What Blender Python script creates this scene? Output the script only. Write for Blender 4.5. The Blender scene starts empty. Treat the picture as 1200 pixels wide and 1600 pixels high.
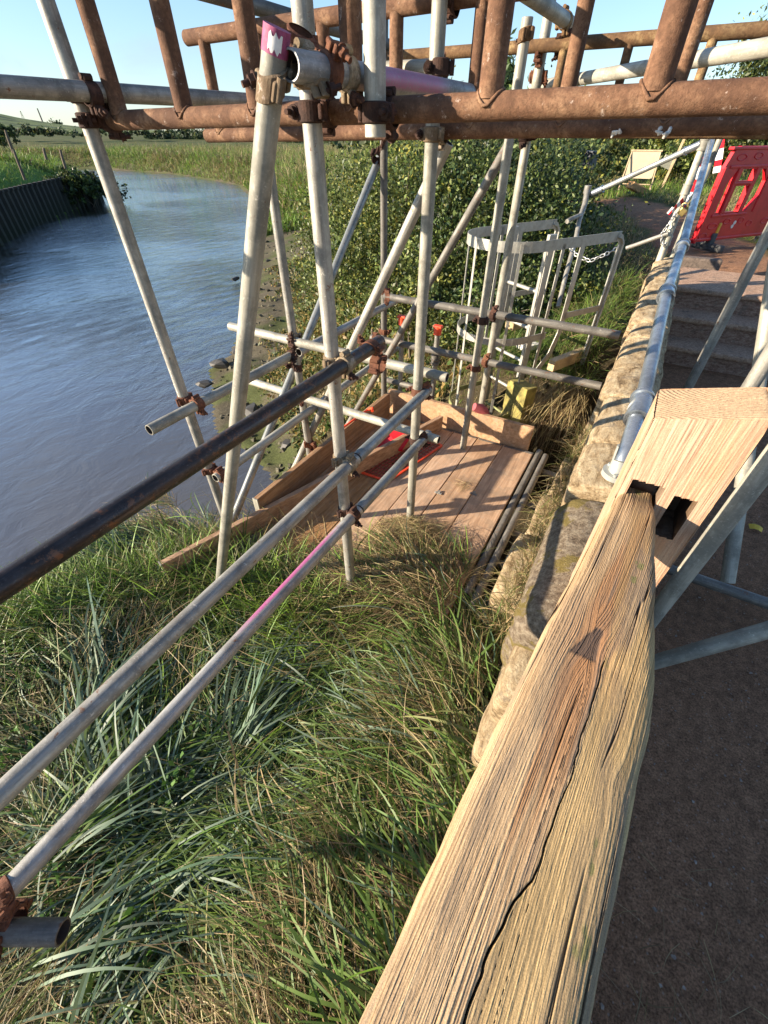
import bpy, bmesh, math, random
import numpy as np
from mathutils import Vector, Matrix
from mathutils.geometry import tessellate_polygon
random.seed(7); RG = np.random.default_rng(7)
SC = bpy.context.scene; COL = SC.collection
PI = math.pi
# World axes: X = across the scaffold (towards the wall is +), Y = along it, Z up. The camera stands at the origin,
# 1.6 m above the trodden earth path (z = -1.6), 1.85 m above the scaffold boards and 4.5 m above the river.
FPX, TILT, TURN = 655.0, math.radians(42.3), math.radians(29.5)
cT, sT, cH, sH = math.cos(TILT), math.sin(TILT), math.cos(TURN), math.sin(TURN)
def ray(px, py):
    a = (px-600)/FPX; b = (800-py)/FPX
    x = a; y = cT + sT*b; z = -sT + cT*b
    return Vector((x*cH - y*sH, x*sH + y*cH, z))
def hit(px, py, X=None, Y=None, Z=None, d=None):
    """where the sight line of a point of the photograph meets a real plane of the place"""
    r = ray(px, py)
    if X is not None: t = X/r.x
    elif Y is not None: t = Y/r.y
    elif Z is not None: t = Z/r.z
    else: t = d
    return r*t
WATER = -4.5
# ------------------------------------------------------------------ object helpers
def tag(o, label=None, cat=None, group=None, kind=None):
    if label: o['label'] = label
    if cat: o['category'] = cat
    if group: o['group'] = group
    if kind: o['kind'] = kind
    return o
def empty(name, loc, label, cat, group=None, rot=None):
    o = bpy.data.objects.new(name, None); COL.objects.link(o); o.empty_display_size = .1
    o.location = loc
    if rot is not None: o.rotation_euler = rot
    return tag(o, label, cat, group)
def mesh_obj(name, verts, faces, mat, parent=None, smooth=True, cols=None, loc=None, uvs=None, mats=None, fmat=None):
    me = bpy.data.meshes.new(name)
    v = np.asarray(verts, dtype=np.float32)
    if isinstance(faces, np.ndarray):
        k = faces.shape[1]; nf = len(faces)
        me.vertices.add(len(v)); me.vertices.foreach_set('co', v.ravel())
        me.loops.add(nf*k); me.loops.foreach_set('vertex_index', faces.astype(np.int32).ravel())
        me.polygons.add(nf)
        me.polygons.foreach_set('loop_start', np.arange(0, nf*k, k, dtype=np.int32))
        me.polygons.foreach_set('loop_total', np.full(nf, k, dtype=np.int32))
        me.update(calc_edges=True); me.validate()
    else:
        me.from_pydata([tuple(map(float, p)) for p in v], [], faces)
    if smooth: me.polygons.foreach_set('use_smooth', np.ones(len(me.polygons), dtype=bool))
    if cols is not None:
        a = me.color_attributes.new('col', 'FLOAT_COLOR', 'POINT')
        c = np.ones((len(v), 4), dtype=np.float32); c[:, :3] = cols
        a.data.foreach_set('color', c.ravel())
    if fmat is not None: me.polygons.foreach_set('material_index', np.asarray(fmat, dtype=np.int32))
    for m in (mats or [mat]): me.materials.append(m)
    o = bpy.data.objects.new(name, me); COL.objects.link(o)
    if parent: o.parent = parent
    if loc is not None: o.location = loc
    return o
class MB:
    def __init__(s): s.v = []; s.f = []; s.sm = []
    def add(s, vs, fs, sm=False):
        n = len(s.v); s.v += [tuple(p) for p in vs]; s.f += [[i+n for i in f] for f in fs]; s.sm += [sm]*len(fs); return s
    def box(s, c, size, R=None, bev=0.0):
        hx, hy, hz = [k/2 for k in size]
        if bev <= 0:
            pts = [Vector((x*hx, y*hy, z*hz)) for x in (-1, 1) for y in (-1, 1) for z in (-1, 1)]
            fs = [(0,1,3,2),(4,6,7,5),(0,4,5,1),(2,3,7,6),(0,2,6,4),(1,5,7,3)]
        else:
            b = min(bev, hx*.9, hy*.9, hz*.9); bm = bmesh.new(); bmesh.ops.create_cube(bm, size=1)
            for v in bm.verts: v.co = Vector((v.co.x*hx*2, v.co.y*hy*2, v.co.z*hz*2))
            bmesh.ops.bevel(bm, geom=bm.edges[:], offset=b, segments=2, affect='EDGES', profile=.5)
            bm.verts.index_update(); pts = [v.co.copy() for v in bm.verts]; fs = [[v.index for v in f.verts] for f in bm.faces]; bm.free()
        if R is not None: pts = [R @ p for p in pts]
        c = Vector(c); return s.add([p+c for p in pts], fs)
    def cyl(s, a, b, r, r2=None, n=16, cap=True, sm=True):
        a = Vector(a); b = Vector(b); r2 = r if r2 is None else r2
        R = (b-a).normalized().to_track_quat('Z', 'Y').to_matrix()
        vs = []
        for k in range(n):
            d = R @ Vector((math.cos(2*PI*k/n), math.sin(2*PI*k/n), 0)); vs += [a+d*r, b+d*r2]
        fs = [(2*k, 2*((k+1)%n), 2*((k+1)%n)+1, 2*k+1) for k in range(n)]
        s.add(vs, fs, sm)
        if cap: s.add(vs, [[2*k for k in range(n)][::-1], [2*k+1 for k in range(n)]])
        return s
    def path(s, pts, r, n=10, cap=True):
        pts = [Vector(p) for p in pts]; rs = r if hasattr(r, '__len__') else [r]*len(pts)
        vs = []; up = None
        for i, p in enumerate(pts):
            t = (pts[min(i+1, len(pts)-1)]-pts[max(i-1, 0)]).normalized()
            if up is None: up = t.orthogonal().normalized()
            up = (up - t*up.dot(t)).normalized(); w = t.cross(up)
            vs += [p+(up*math.cos(2*PI*k/n)+w*math.sin(2*PI*k/n))*rs[i] for k in range(n)]
        fs = [(i*n+k, i*n+(k+1)%n, (i+1)*n+(k+1)%n, (i+1)*n+k) for i in range(len(pts)-1) for k in range(n)]
        s.add(vs, fs, True)
        if cap: s.add(vs, [list(range(n))[::-1], [(len(pts)-1)*n+k for k in range(n)]])
        return s
    def ribbon(s, pts, wdir, w, th):
        """flat bar following pts, wide along wdir"""
        pts = [Vector(p) for p in pts]; vs = []
        for i, p in enumerate(pts):
            t = (pts[min(i+1, len(pts)-1)]-pts[max(i-1, 0)]).normalized()
            wd = Vector(wdir); wd = (wd - t*wd.dot(t)).normalized(); q = t.cross(wd)
            vs += [p+wd*w/2+q*th/2, p-wd*w/2+q*th/2, p-wd*w/2-q*th/2, p+wd*w/2-q*th/2]
        fs = [(4*i+k, 4*i+(k+1)%4, 4*i+4+(k+1)%4, 4*i+4+k) for i in range(len(pts)-1) for k in range(4)]
        n = len(pts)-1
        return s.add(vs, fs + [(3,2,1,0), (4*n, 4*n+1, 4*n+2, 4*n+3)])
    def build(s, name, mat, parent=None, loc=None):
        vs = s.v
        o = mesh_obj(name, vs, s.f, mat, parent, smooth=False, loc=loc)
        o.data.polygons.foreach_set('use_smooth', np.array(s.sm, dtype=bool)); o.data.validate()
        bm = bmesh.new(); bm.from_mesh(o.data); bmesh.ops.recalc_face_normals(bm, faces=bm.faces); bm.to_mesh(o.data); bm.free()
        return o
def plate(outline, holes, th, M):
    """extruded polygon with holes; outline in 2D, mapped to 3D through matrix M (x,y in plane, z thickness)"""
    loops = [[Vector((x, y, 0)) for x, y in outline]] + [[Vector((x, y, 0)) for x, y in h] for h in holes]
    tris = tessellate_polygon(loops); flat = [p for l in loops for p in l]; n = len(flat)
    vs = [M @ (p+Vector((0,0,th/2))) for p in flat]+[M @ (p-Vector((0,0,th/2))) for p in flat]
    fs = [list(t) for t in tris]+[[i+n for i in t[::-1]] for t in tris]
    k = 0
    for l in loops:
        m = len(l)
        for i in range(m): fs.append([k+i, k+(i+1)%m, k+(i+1)%m+n, k+i+n])
        k += m
    return vs, fs
# ------------------------------------------------------------------ numpy noise
def lat(seed, n=256):
    return np.random.default_rng(seed).random((n, n)).astype(np.float32)
_L = {}
def vnoise(x, y, seed=0):
    if seed not in _L: _L[seed] = lat(seed)
    L = _L[seed]; x = np.asarray(x, dtype=np.float64); y = np.asarray(y, dtype=np.float64)
    xi = np.floor(x).astype(int); yi = np.floor(y).astype(int); fx = x-xi; fy = y-yi
    fx = fx*fx*(3-2*fx); fy = fy*fy*(3-2*fy)
    a = L[xi % 256, yi % 256]; b = L[(xi+1) % 256, yi % 256]; c = L[xi % 256, (yi+1) % 256]; d = L[(xi+1) % 256, (yi+1) % 256]
    return (a*(1-fx)+b*fx)*(1-fy)+(c*(1-fx)+d*fx)*fy
def fbm(x, y, seed=0, o=4):
    s = 0; a = .5
    for k in range(o): s = s+a*vnoise(x*2**k+k*17.3, y*2**k+k*5.1, seed+k); a *= .5
    return s
def sstep(a, b, x):
    t = np.clip((np.asarray(x, dtype=float)-a)/(b-a), 0, 1); return t*t*(3-2*t)
# ------------------------------------------------------------------ materials
class N:
    def __init__(s, name, rough=.6, metal=0.0, spec=None):
        s.m = bpy.data.materials.new(name); s.m.use_nodes = True; s.t = s.m.node_tree; s.b = s.t.nodes['Principled BSDF']
        s.b.inputs['Roughness'].default_value = rough; s.b.inputs['Metallic'].default_value = metal
        if spec is not None: s.b.inputs['Specular IOR Level'].default_value = spec
    def n(s, ty, **kw):
        x = s.t.nodes.new(ty)
        for k, v in kw.items():
            if k in ('i',):
                for a, b in v.items():
                    if isinstance(b, bpy.types.NodeSocket): s.t.links.new(b, x.inputs[a])
                    else: x.inputs[a].default_value = b
            else: setattr(x, k, v)
        return x
    def l(s, a, b): s.t.links.new(a, b)
    def co(s, kind='Object', scale=(1,1,1)):
        t = s.n('ShaderNodeTexCoord'); m = s.n('ShaderNodeMapping'); s.l(t.outputs[kind], m.inputs[0]); m.inputs['Scale'].default_value = scale
        return m.outputs[0]
    def noise(s, vec, scale, detail=4, rough=.55, dist=0):
        x = s.n('ShaderNodeTexNoise', i={'Vector': vec, 'Scale': scale, 'Detail': detail, 'Roughness': rough, 'Distortion': dist}); return x.outputs['Fac']
    def ramp(s, fac, stops, interp='LINEAR'):
        x = s.n('ShaderNodeValToRGB'); s.l(fac, x.inputs[0]); r = x.color_ramp; r.interpolation = interp
        while len(r.elements) < len(stops): r.elements.new(.5)
        for e, (p, c) in zip(r.elements, stops):
            e.position = p; e.color = (*c, 1) if hasattr(c, '__len__') else (c, c, c, 1)
        return x.outputs[0]
    def mix(s, f, a, b, mode='MIX'):
        x = s.n('ShaderNodeMix', data_type='RGBA', blend_type=mode)
        for k, v in ((0, f), (6, a), (7, b)):
            if isinstance(v, bpy.types.NodeSocket): s.l(v, x.inputs[k])
            else: x.inputs[k].default_value = v if k == 0 else ((*v, 1) if len(v) == 3 else v)
        return x.outputs[2]
    def math(s, op, a, b=0.0):
        x = s.n('ShaderNodeMath', operation=op)
        for k, v in ((0, a), (1, b)):
            if isinstance(v, bpy.types.NodeSocket): s.l(v, x.inputs[k])
            else: x.inputs[k].default_value = v
        return x.outputs[0]
    def base(s, c):
        if isinstance(c, bpy.types.NodeSocket): s.l(c, s.b.inputs['Base Color'])
        else: s.b.inputs['Base Color'].default_value = (*c, 1)
    def rough(s, r): s.l(r, s.b.inputs['Roughness'])
    def bump(s, h, strength=.3, dist=.01):
        x = s.n('ShaderNodeBump', i={'Height': h, 'Strength': strength, 'Distance': dist}); s.l(x.outputs[0], s.b.inputs['Normal']); return x
    def rand(s):
        return s.n('ShaderNodeObjectInfo').outputs['Random']
M = {}
def galv(name, c1, c2, c3, metal=.35, rough=.5, paint=None, rust=.62):
    k = N(name, rough, metal); v = k.co(scale=(1,1,.08)); v1 = k.co()
    seed = k.math('MULTIPLY', k.rand(), 37.0)
    off = k.n('ShaderNodeVectorMath', operation='ADD'); k.l(v, off.inputs[0])
    cb = k.n('ShaderNodeCombineXYZ'); k.l(seed, cb.inputs[2]); k.l(seed, cb.inputs[0]); k.l(cb.outputs[0], off.inputs[1])
    off1 = k.n('ShaderNodeVectorMath', operation='ADD'); k.l(v1, off1.inputs[0]); k.l(cb.outputs[0], off1.inputs[1])
    a = k.noise(off.outputs[0], 60, 6, .7); b = k.noise(off1.outputs[0], 9, 5, .65); c = k.noise(off1.outputs[0], 140, 4, .7)
    col = k.ramp(a, [(.3, c1), (.5, c2), (.72, c3)])
    col = k.mix(k.ramp(b, [(.45, 0), (.62, 1)]), col, tuple(q*.62 for q in c2))
    col = k.mix(k.ramp(c, [(.56, 0), (.7, .55)]), col, c3)
    rs = k.math('MULTIPLY', k.ramp(k.noise(off1.outputs[0], 26, 6, .75), [(rust, 0), (rust+.05, 1)]), 1)
    col = k.mix(rs, col, (.16, .075, .04))
    col = k.mix(k.ramp(k.noise(off1.outputs[0], 44, 6, .8), [(.62, 0), (.66, .7)]), col, tuple(min(1, q*1.35+.04) for q in c3)); col = k.mix(k.ramp(k.noise(off.outputs[0], 22, 8, .8), [(.60, 0), (.68, .6)]), col, tuple(q*.55 for q in c1))
    br = k.math('ADD', k.math('MULTIPLY', k.rand(), .36), .78)
    hsv = k.n('ShaderNodeHueSaturation', i={'Color': col, 'Value': br}); col = hsv.outputs[0]
    if paint:                     # sprayed paint: (z0, z1, direction about the axis, width, colour)
        z0, z1, ang, w, pc = paint
        sp = k.n('ShaderNodeSeparateXYZ'); k.l(v1, sp.inputs[0])
        zz = k.n('ShaderNodeMapRange', interpolation_type='SMOOTHSTEP', i={0: sp.outputs[2], 1: z0, 2: z0+(z1-z0)*.25, 3: 0.0, 4: 1.0}).outputs[0]
        z2 = k.n('ShaderNodeMapRange', interpolation_type='SMOOTHSTEP', i={0: sp.outputs[2], 1: z1, 2: z1-(z1-z0)*.25, 3: 0.0, 4: 1.0}).outputs[0]
        dd = k.math('ADD', k.math('MULTIPLY', sp.outputs[0], math.cos(ang)/.024), k.math('MULTIPLY', sp.outputs[1], math.sin(ang)/.024))
        m = k.n('ShaderNodeMapRange', interpolation_type='SMOOTHSTEP', i={0: dd, 1: 1-w, 2: 1-w*.55, 3: 0.0, 4: 1.0}).outputs[0]
        f = k.math('MULTIPLY', k.math('MULTIPLY', zz, z2), k.math('MULTIPLY', m, k.ramp(c, [(.3, .35), (.5, 1)])))
        col = k.mix(f, col, pc)
    k.base(col); k.rough(k.ramp(b, [(.3, rough-.12), (.7, rough+.2)])); k.bump(c, .25, .002); return k.m
M['galv'] = galv('galvanised_steel', (.16,.155,.135), (.30,.285,.25), (.46,.435,.37))
M['galv_cool'] = galv('galvanised_steel_cool', (.15,.16,.155), (.25,.265,.255), (.40,.40,.37), metal=.45, rough=.42)
M['galv_dull'] = galv('galvanised_steel_dull', (.08,.072,.06), (.15,.138,.12), (.26,.24,.20), metal=.2, rough=.6, rust=.6)
M['galv_pale'] = galv('galvanised_steel_pale', (.22,.21,.165), (.37,.35,.285), (.54,.51,.42), metal=.2, rough=.55, rust=.66)
M['galv_dark'] = galv('dark_steel', (.018,.014,.013), (.05,.038,.034), (.13,.105,.095), metal=.4, rough=.33, rust=.55)
M['rail_new'] = galv('new_galvanised', (.30,.34,.38), (.38,.42,.46), (.5,.53,.55), metal=.75, rough=.32, rust=.8)
M['paint_line'] = galv('galvanised_steel_pink_line', (.17,.17,.155), (.31,.30,.275), (.48,.46,.41), rough=.45, paint=(1.38,2.05,.95,.30,(.46,.11,.27)))
M['paint_patch'] = galv('galvanised_steel_pink_patch', (.16,.17,.17), (.26,.27,.27), (.44,.43,.40), paint=(.22,.75,2.35,1.1,(.42,.17,.26)))
def rust(name, dark, mid, light, pale=.6):
    k = N(name, .85, .0, spec=.25); v = k.co()
    a = k.noise(v, 14, 8, .7); b = k.noise(v, 90, 5, .75); c = k.noise(v, 5, 4, .6)
    col = k.ramp(a, [(.3, dark), (.5, mid), (.68, light)])
    col = k.mix(k.ramp(b, [(.45, 0), (.65, .8)]), col, tuple(q*.5 for q in mid))
    col = k.mix(k.ramp(c, [(.5, 0), (.62, .55)]), col, dark)
    col = k.mix(k.ramp(k.noise(v, 34, 7, .8), [(pale, 0), (pale+.08, .75)]), col, (.50,.40,.33))
    k.base(col); k.bump(k.mix(.5, b, k.noise(v, 300, 3, .7)), .65, .004); return k.m
M['rust'] = rust('rusted_steel', (.07,.034,.021), (.17,.088,.050), (.29,.17,.098))
M['rust_y'] = rust('rusted_steel_ochre', (.07,.04,.022), (.17,.095,.045), (.33,.23,.11), pale=.7)
M['rust_dark'] = rust('rusted_fittings', (.022,.013,.010), (.065,.033,.024), (.15,.07,.045), pale=.74)
M['rust_red'] = rust('rusted_fittings_orange', (.05,.022,.015), (.15,.06,.034), (.28,.125,.065), pale=.68)
M['cast_pale'] = rust('pale_fittings', (.10,.06,.035), (.24,.18,.11), (.38,.33,.24), pale=.56)
M['hole'] = N('tube_inside', .9).m; M['hole'].node_tree.nodes['Principled BSDF'].inputs['Base Color'].default_value = (.05,.04,.035,1)
def vcol(name, rough=.6, trans=0.0, spec=.4, fine=None, tint=None):
    k = N(name, rough, 0, spec); a = k.n('ShaderNodeAttribute', attribute_name='col'); c = a.outputs['Color']
    if fine:
        f = k.noise(k.co('Object'), fine, 3, .7); c = k.mix(1.0, c, k.ramp(f, [(.25, .6), (.75, 1.35)]), 'MULTIPLY'); k.bump(f, .2, .002)
    k.base(c)
    if trans > 0:
        t = k.n('ShaderNodeBsdfTranslucent'); k.l(c, t.inputs[0]); mx = k.n('ShaderNodeMixShader', i={0: trans})
        k.l(k.b.outputs[0], mx.inputs[1]); k.l(t.outputs[0], mx.inputs[2]); k.l(mx.outputs[0], k.t.nodes['Material Output'].inputs[0])
    return k.m
M['blade'] = vcol('grass_blades', .5, .3, .3)
M['leaf'] = vcol('leaves', .5, .3, .45)
M['oak'] = vcol('weathered_oak', .75, 0, .25, fine=900)
def plank(name, c1, c2, c3, ax=(1,.06,1), rough=.8, seams=True):
    k = N(name, rough, 0, .2); v = k.co(scale=ax); r = k.rand(); cb = k.n('ShaderNodeCombineXYZ'); k.l(k.math('MULTIPLY', r, 91.0), cb.inputs[0]); k.l(k.math('MULTIPLY', r, 13.0), cb.inputs[1])
    ad = k.n('ShaderNodeVectorMath', operation='ADD'); k.l(v, ad.inputs[0]); k.l(cb.outputs[0], ad.inputs[1]); v = ad.outputs[0]
    a = k.noise(v, 46, 6, .65, .6); b = k.noise(v, 160, 4, .7); c = k.noise(k.co(), 4, 5, .7)
    col = k.ramp(a, [(.3, c1), (.5, c2), (.7, c3)]); col = k.mix(k.ramp(b, [(.5, 0), (.75, .5)]), col, c1)
    col = k.mix(k.ramp(c, [(.45, 0), (.62, .5)]), col, tuple(q*.62 for q in c2))
    col = k.mix(k.ramp(k.noise(k.co(), 17, 6, .7), [(.55, 0), (.66, .45)]), col, (.36,.27,.19))
    col = k.mix(k.ramp(k.noise(k.co(), 6.5, 8, .72), [(.50, 0), (.60, .5)]), col, (.24,.165,.10)); col = k.n('ShaderNodeHueSaturation', i={'Color': col, 'Value': k.math('ADD', k.math('MULTIPLY', r, .4), .78), 'Saturation': k.math('ADD', k.math('MULTIPLY', r, -.3), 1.05)}).outputs[0]
    k.base(col); k.bump(k.mix(.5, a, b), .35, .004); return k.m
M['board'] = plank('scaffold_board', (.25,.13,.055), (.46,.255,.12), (.58,.37,.20))
M['toeboard'] = plank('toe_board', (.20,.10,.045), (.40,.22,.105), (.54,.34,.18))
M['bearer'] = plank('pale_timber', (.35,.24,.12), (.52,.38,.2), (.62,.48,.28))
def solid(name, c, rough=.6, var=.25, scale=30, metal=0, bump=.2):
    k = N(name, rough, metal); v = k.co(); a = k.noise(v, scale, 6, .7)
    k.base(k.ramp(a, [(.3, tuple(q*(1-var) for q in c)), (.7, tuple(min(1, q*(1+var)) for q in c))])); k.bump(a, bump, .003); return k.m
M['red'] = solid('red_plastic', (.55,.012,.02), .35, .2, 6)
M['orange'] = solid('orange_plastic', (.75,.07,.02), .45, .25, 20)
M['yellow'] = solid('yellow_plastic', (.65,.33,.02), .5)
M['rubber'] = solid('black_rubber', (.06,.06,.058), .8, .4)
M['alu'] = solid('ladder_aluminium', (.34,.33,.29), .5, .25, 25, .3)
M['alu_green'] = solid('ladder_aluminium_algae', (.22,.23,.09), .6, .35, 20, .1)
M['chain'] = solid('galvanised_chain', (.5,.5,.48), .4, .3, 60, .6)
M['brass'] = solid('brass_padlock', (.45,.33,.12), .35, .2, 40, .8)
M['maroon'] = solid('maroon_sleeve', (.33,.07,.08), .7, .2)
M['white'] = solid('white_paint', (.75,.73,.70), .5, .15, 60)
M['pinkp'] = solid('pink_spray', (.30,.06,.14), .7, .5, 60)
M['dirtywhite'] = solid('dried_sealant', (.7,.66,.58), .8, .2, 80)
M['screen'] = solid('hessian_panel', (.52,.43,.29), .9, .12, 8)
M['darkmetal'] = solid('dark_metal', (.03,.035,.045), .5, .3)
M['soil'] = solid('dark_soil', (.07,.05,.035), .95, .5, 12, 0, .6)
M['bark'] = solid('bark', (.13,.10,.07), .9, .4, 20, 0, .6)
M['leafyellow'] = solid('fallen_leaf', (.65,.42,.03), .6, .2)
# stone with lichen
def stone(name, c1, c2, c3, lichen=.62, lc=(.22,.16,.04), sc=(1,.35,2.5), ds=.8):
    k = N(name, .92, 0, .15); v = k.co(); vs = k.co(scale=sc)
    a = k.noise(vs, 24, 9, .75, ds*.5); b = k.noise(v, 120, 6, .8); c = k.noise(v, 7, 6, .7, .5)
    col = k.ramp(a, [(.36, c1), (.47, c2), (.60, c3)]); col = k.mix(k.ramp(b, [(.5, 0), (.64, .7)]), col, tuple(q*.5 for q in c2))
    col = k.mix(k.ramp(c, [(lichen, 0), (lichen+.04, .85)]), col, lc)
    col = k.mix(k.ramp(k.noise(v, 11, 7, .75), [(.56, 0), (.62, .6)]), col, (.16,.13,.10))
    k.base(col); k.bump(k.mix(.5, a, b), 1.0, .018); return k.m
M['stone'] = stone('sandstone_coping', (.13,.085,.045), (.37,.27,.155), (.56,.45,.29), .66)
M['stone_lichen'] = stone('lichen_covered_stone', (.08,.058,.04), (.19,.145,.10), (.32,.265,.19), .54, (.17,.13,.035), (2,2,2), 0)
M['stone_step'] = stone('trodden_red_steps', (.15,.08,.055), (.29,.175,.125), (.42,.29,.215), .8)
M['mossy'] = solid('algae_covered_timber', (.22,.185,.05), .85, .7, 14, 0, .5)
# ------------------------------------------------------------------ terrain
def w2(px, py, z=WATER):
    p = hit(px, py, Z=z); return (p.x, p.y)
near_pts = [(-3.6,-60), (-3.6,1.5), (-3.9,3.2)] + [w2(*q) for q in ((420,740),(380,702),(340,676),(330,650),(332,620),(326,578),(356,556),(372,530),(378,490),(381,450),(386,400),(394,350),(398,314),(372,290),(320,280),(260,271),(200,267),(140,263),(60,262.5),(-60,262.5))]
left_pts = [w2(*q) for q in ((-60,267),(60,268),(128,274),(153,298),(131,321),(60,349),(0,382),(-120,440))] + [(-30,-5),(-34,-60)]
POLY = np.array(near_pts+left_pts); NNEAR = len(near_pts)
def river(x, y):
    """signed distance to the river outline (positive on land) and whether the nearest bank is the left one"""
    x = np.asarray(x, dtype=float); y = np.asarray(y, dtype=float)
    best = np.full(x.shape, 1e9); left = np.zeros(x.shape, bool); inside = np.zeros(x.shape, bool)
    n = len(POLY)
    for i in range(n):
        ax, ay = POLY[i]; bx, by = POLY[(i+1) % n]; dx, dy = bx-ax, by-ay
        t = np.clip(((x-ax)*dx+(y-ay)*dy)/(dx*dx+dy*dy), 0, 1); d = np.hypot(x-ax-t*dx, y-ay-t*dy)
        m = d < best; best = np.where(m, d, best); left = np.where(m, i >= NNEAR-1 and i < n-1, left)
        c = ((ay > y) != (by > y)) & (x < (bx-ax)*(y-ay)/((by-ay) if by != ay else 1e-9)+ax); inside ^= c
    return np.where(inside, -best, best), left
def height(x, y):
    x = np.asarray(x, dtype=float); y = np.asarray(y, dtype=float)
    sd, left = river(x, y); r = np.hypot(x, y)
    jit = (fbm(x*.9+40, y*.9+40, 3)-.5)
    # land level
    bank = -1.97+.05*jit - .95*sstep(1.05, 1.6, y)*(1-sstep(5.5, 8, y)) + sstep(3.3, 6.5, y)*.55*(x > -99)
    bank = bank + .16*sstep(-.6, -.15, x)*(1-sstep(.9, 1.3, y)) - .5*sstep(-.9, -.15, x)*sstep(1.0, 1.6, y)*(1-sstep(3.2, 3.8, y))
    bank = np.where(y > 3.2, np.maximum(bank, -2.35-.8*sstep(-1.3, -.9, x)*(1-sstep(3.75, 4.1, y))+.9*sstep(-2.0, -.2, x)*sstep(3.75, 4.4, y)), bank)
    path = -1.6+.47*sstep(5.35, 5.9, y)+.012*jit
    land = bank+(path-bank)*sstep(-.02, .12, x-.02)*(1-sstep(5.9, 7, y)) + 0
    up = -1.18+.10*jit
    land = land+(up-land)*np.where(x > .1, sstep(5.9, 7.0, y), sstep(5.2, 7.0, y))*sstep(-2.6, -.6, x)
    far = -2.75+.35*jit+1.0*sstep(60, 400, r)
    land = land+(far-land)*np.clip(sstep(12, 26, r)*sstep(4, -6, x+.25*y-2)+sstep(40, 90, r), 0, 1)
    lm = -2.3+1.75*sstep(.6, 6.0, sd)+.15*jit
    lm = lm-1.4*sstep(36, 44, r)
    land = np.where(left & (r < 60), lm, land)
    # the bank profile
    wid = 1.3+.9*sstep(2, 6, y)+.8*sstep(8, 20, y)
    mud = sstep(3.6, 7, y)*np.clip(y*.18, 0, 3.2)*(1-.9*sstep(24, 40, r))
    mudz = WATER+.02+.16*np.clip(sd, 0, mud)+.35*jit*sstep(0, 1.0, sd)
    prof = mudz+(land-mudz)*sstep(0, 1, (sd-mud-.05)/wid)
    prof = np.where(left & (r < 60), WATER-.3+(land-WATER+.3)*sstep(.25, .9, sd), prof)
    return np.where(sd < 0, WATER-.05-.9*sstep(0, 3, -sd), prof)
def asinh_grid(lo, hi, n, s, c=0.0):
    t = np.linspace(math.asinh((lo-c)/s), math.asinh((hi-c)/s), n); return c+s*np.sinh(t)
gx = asinh_grid(-1500, 1500, 560, 3.0, -2.0); gy = asinh_grid(-300, 2500, 520, 3.0, 3.0)
X, Y = np.meshgrid(gx, gy); Z = height(X, Y)
rr = np.hypot(X, Y)
fine = (fbm(X*6, Y*6, 11)-.5)*.07*sstep(200, 5, rr)*(X < .1)
Z += fine
n1, n2 = X.shape; idx = np.arange(n1*n2).reshape(n1, n2)
F = np.stack([idx[:-1, :-1], idx[:-1, 1:], idx[1:, 1:], idx[1:, :-1]], -1).reshape(-1, 4)
sd, left = river(X, Y)
cmud = np.array([.10,.085,.055]); calg = np.array([.075,.085,.03]); cgrass = np.array([.055,.075,.02]); cdry = np.array([.15,.125,.05]); cpath = np.array([.235,.125,.070]); cpath = cpath*(1+.15*sstep(5.2, 6.5, Y))[..., None]; cthatch = np.array([.05,.04,.022])  # path colour raised beyond the steps in place of sunlight on it
nn = fbm(X*1.7, Y*1.7, 21)[..., None]
C = cgrass*(.7+.6*nn)*np.ones(X.shape+(3,))
C = C+(cdry-C)*(sstep(.45, .6, fbm(X*.35, Y*.35, 31))*.6)[..., None]
C = C+(cthatch-C)*(sstep(9, 6, rr))[..., None]
mudm = (sstep(1.0, .2, (Z-WATER-.75*np.clip(Y*.08, .4, 1.3)*(1-.85*sstep(24, 40, rr))))*(~left))[..., None]
cm_ = cmud+(calg-cmud)*sstep(.42, .55, fbm(X*1.3, Y*1.3, 43))[..., None]; C = C+(cm_*(.6+.9*fbm(X*5, Y*5, 41)[..., None])-C)*mudm
C = np.where(left[..., None] & (rr < 60)[..., None], np.array([.10,.17,.03])*(.7+.6*nn), C)
pm = sstep(.0, .12, X)*sstep(2.4, 2.0, X)*(1-sstep(5.6, 6.6, Y)) 
# trodden path beyond the steps, curving away to the left
pc = np.array([[1.0,5.2],[.75,7.2],[.2,9.5],[-.6,12.2],[-2.4,15.5],[-5,18]])
pd = np.full(X.shape, 1e9)
for i in range(len(pc)-1):
    a = pc[i]; b = pc[i+1]; d = b-a; t = np.clip(((X-a[0])*d[0]+(Y-a[1])*d[1])/(d@d), 0, 1); pd = np.minimum(pd, np.hypot(X-a[0]-t*d[0], Y-a[1]-t*d[1]))
pd = pd+(fbm(X*2, Y*2, 5)-.5)*.7
pm = np.maximum(pm, sstep(.75, .45, pd))[..., None]
C = C+(cpath*(.75+.5*nn)-C)*pm
def pathdist(x, y):
    o = np.full(np.shape(x), 1e9)
    for i in range(len(pc)-1):
        a = pc[i]; b = pc[i+1]; d = b-a; t = np.clip(((x-a[0])*d[0]+(y-a[1])*d[1])/(d@d), 0, 1); o = np.minimum(o, np.hypot(x-a[0]-t*d[0], y-a[1]-t*d[1]))
    return o
k = N('ground_cover', .95, 0, .15); a = k.n('ShaderNodeAttribute', attribute_name='col'); f = k.noise(k.co('Object'), 28, 8, .75); f2 = k.noise(k.co('Object'), 160, 5, .7)
c = k.mix(1.0, a.outputs['Color'], k.ramp(f, [(.3, .5), (.7, 1.5)]), 'MULTIPLY'); c = k.mix(1.0, c, k.ramp(f2, [(.35, .45), (.65, 1.6)]), 'MULTIPLY')
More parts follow.
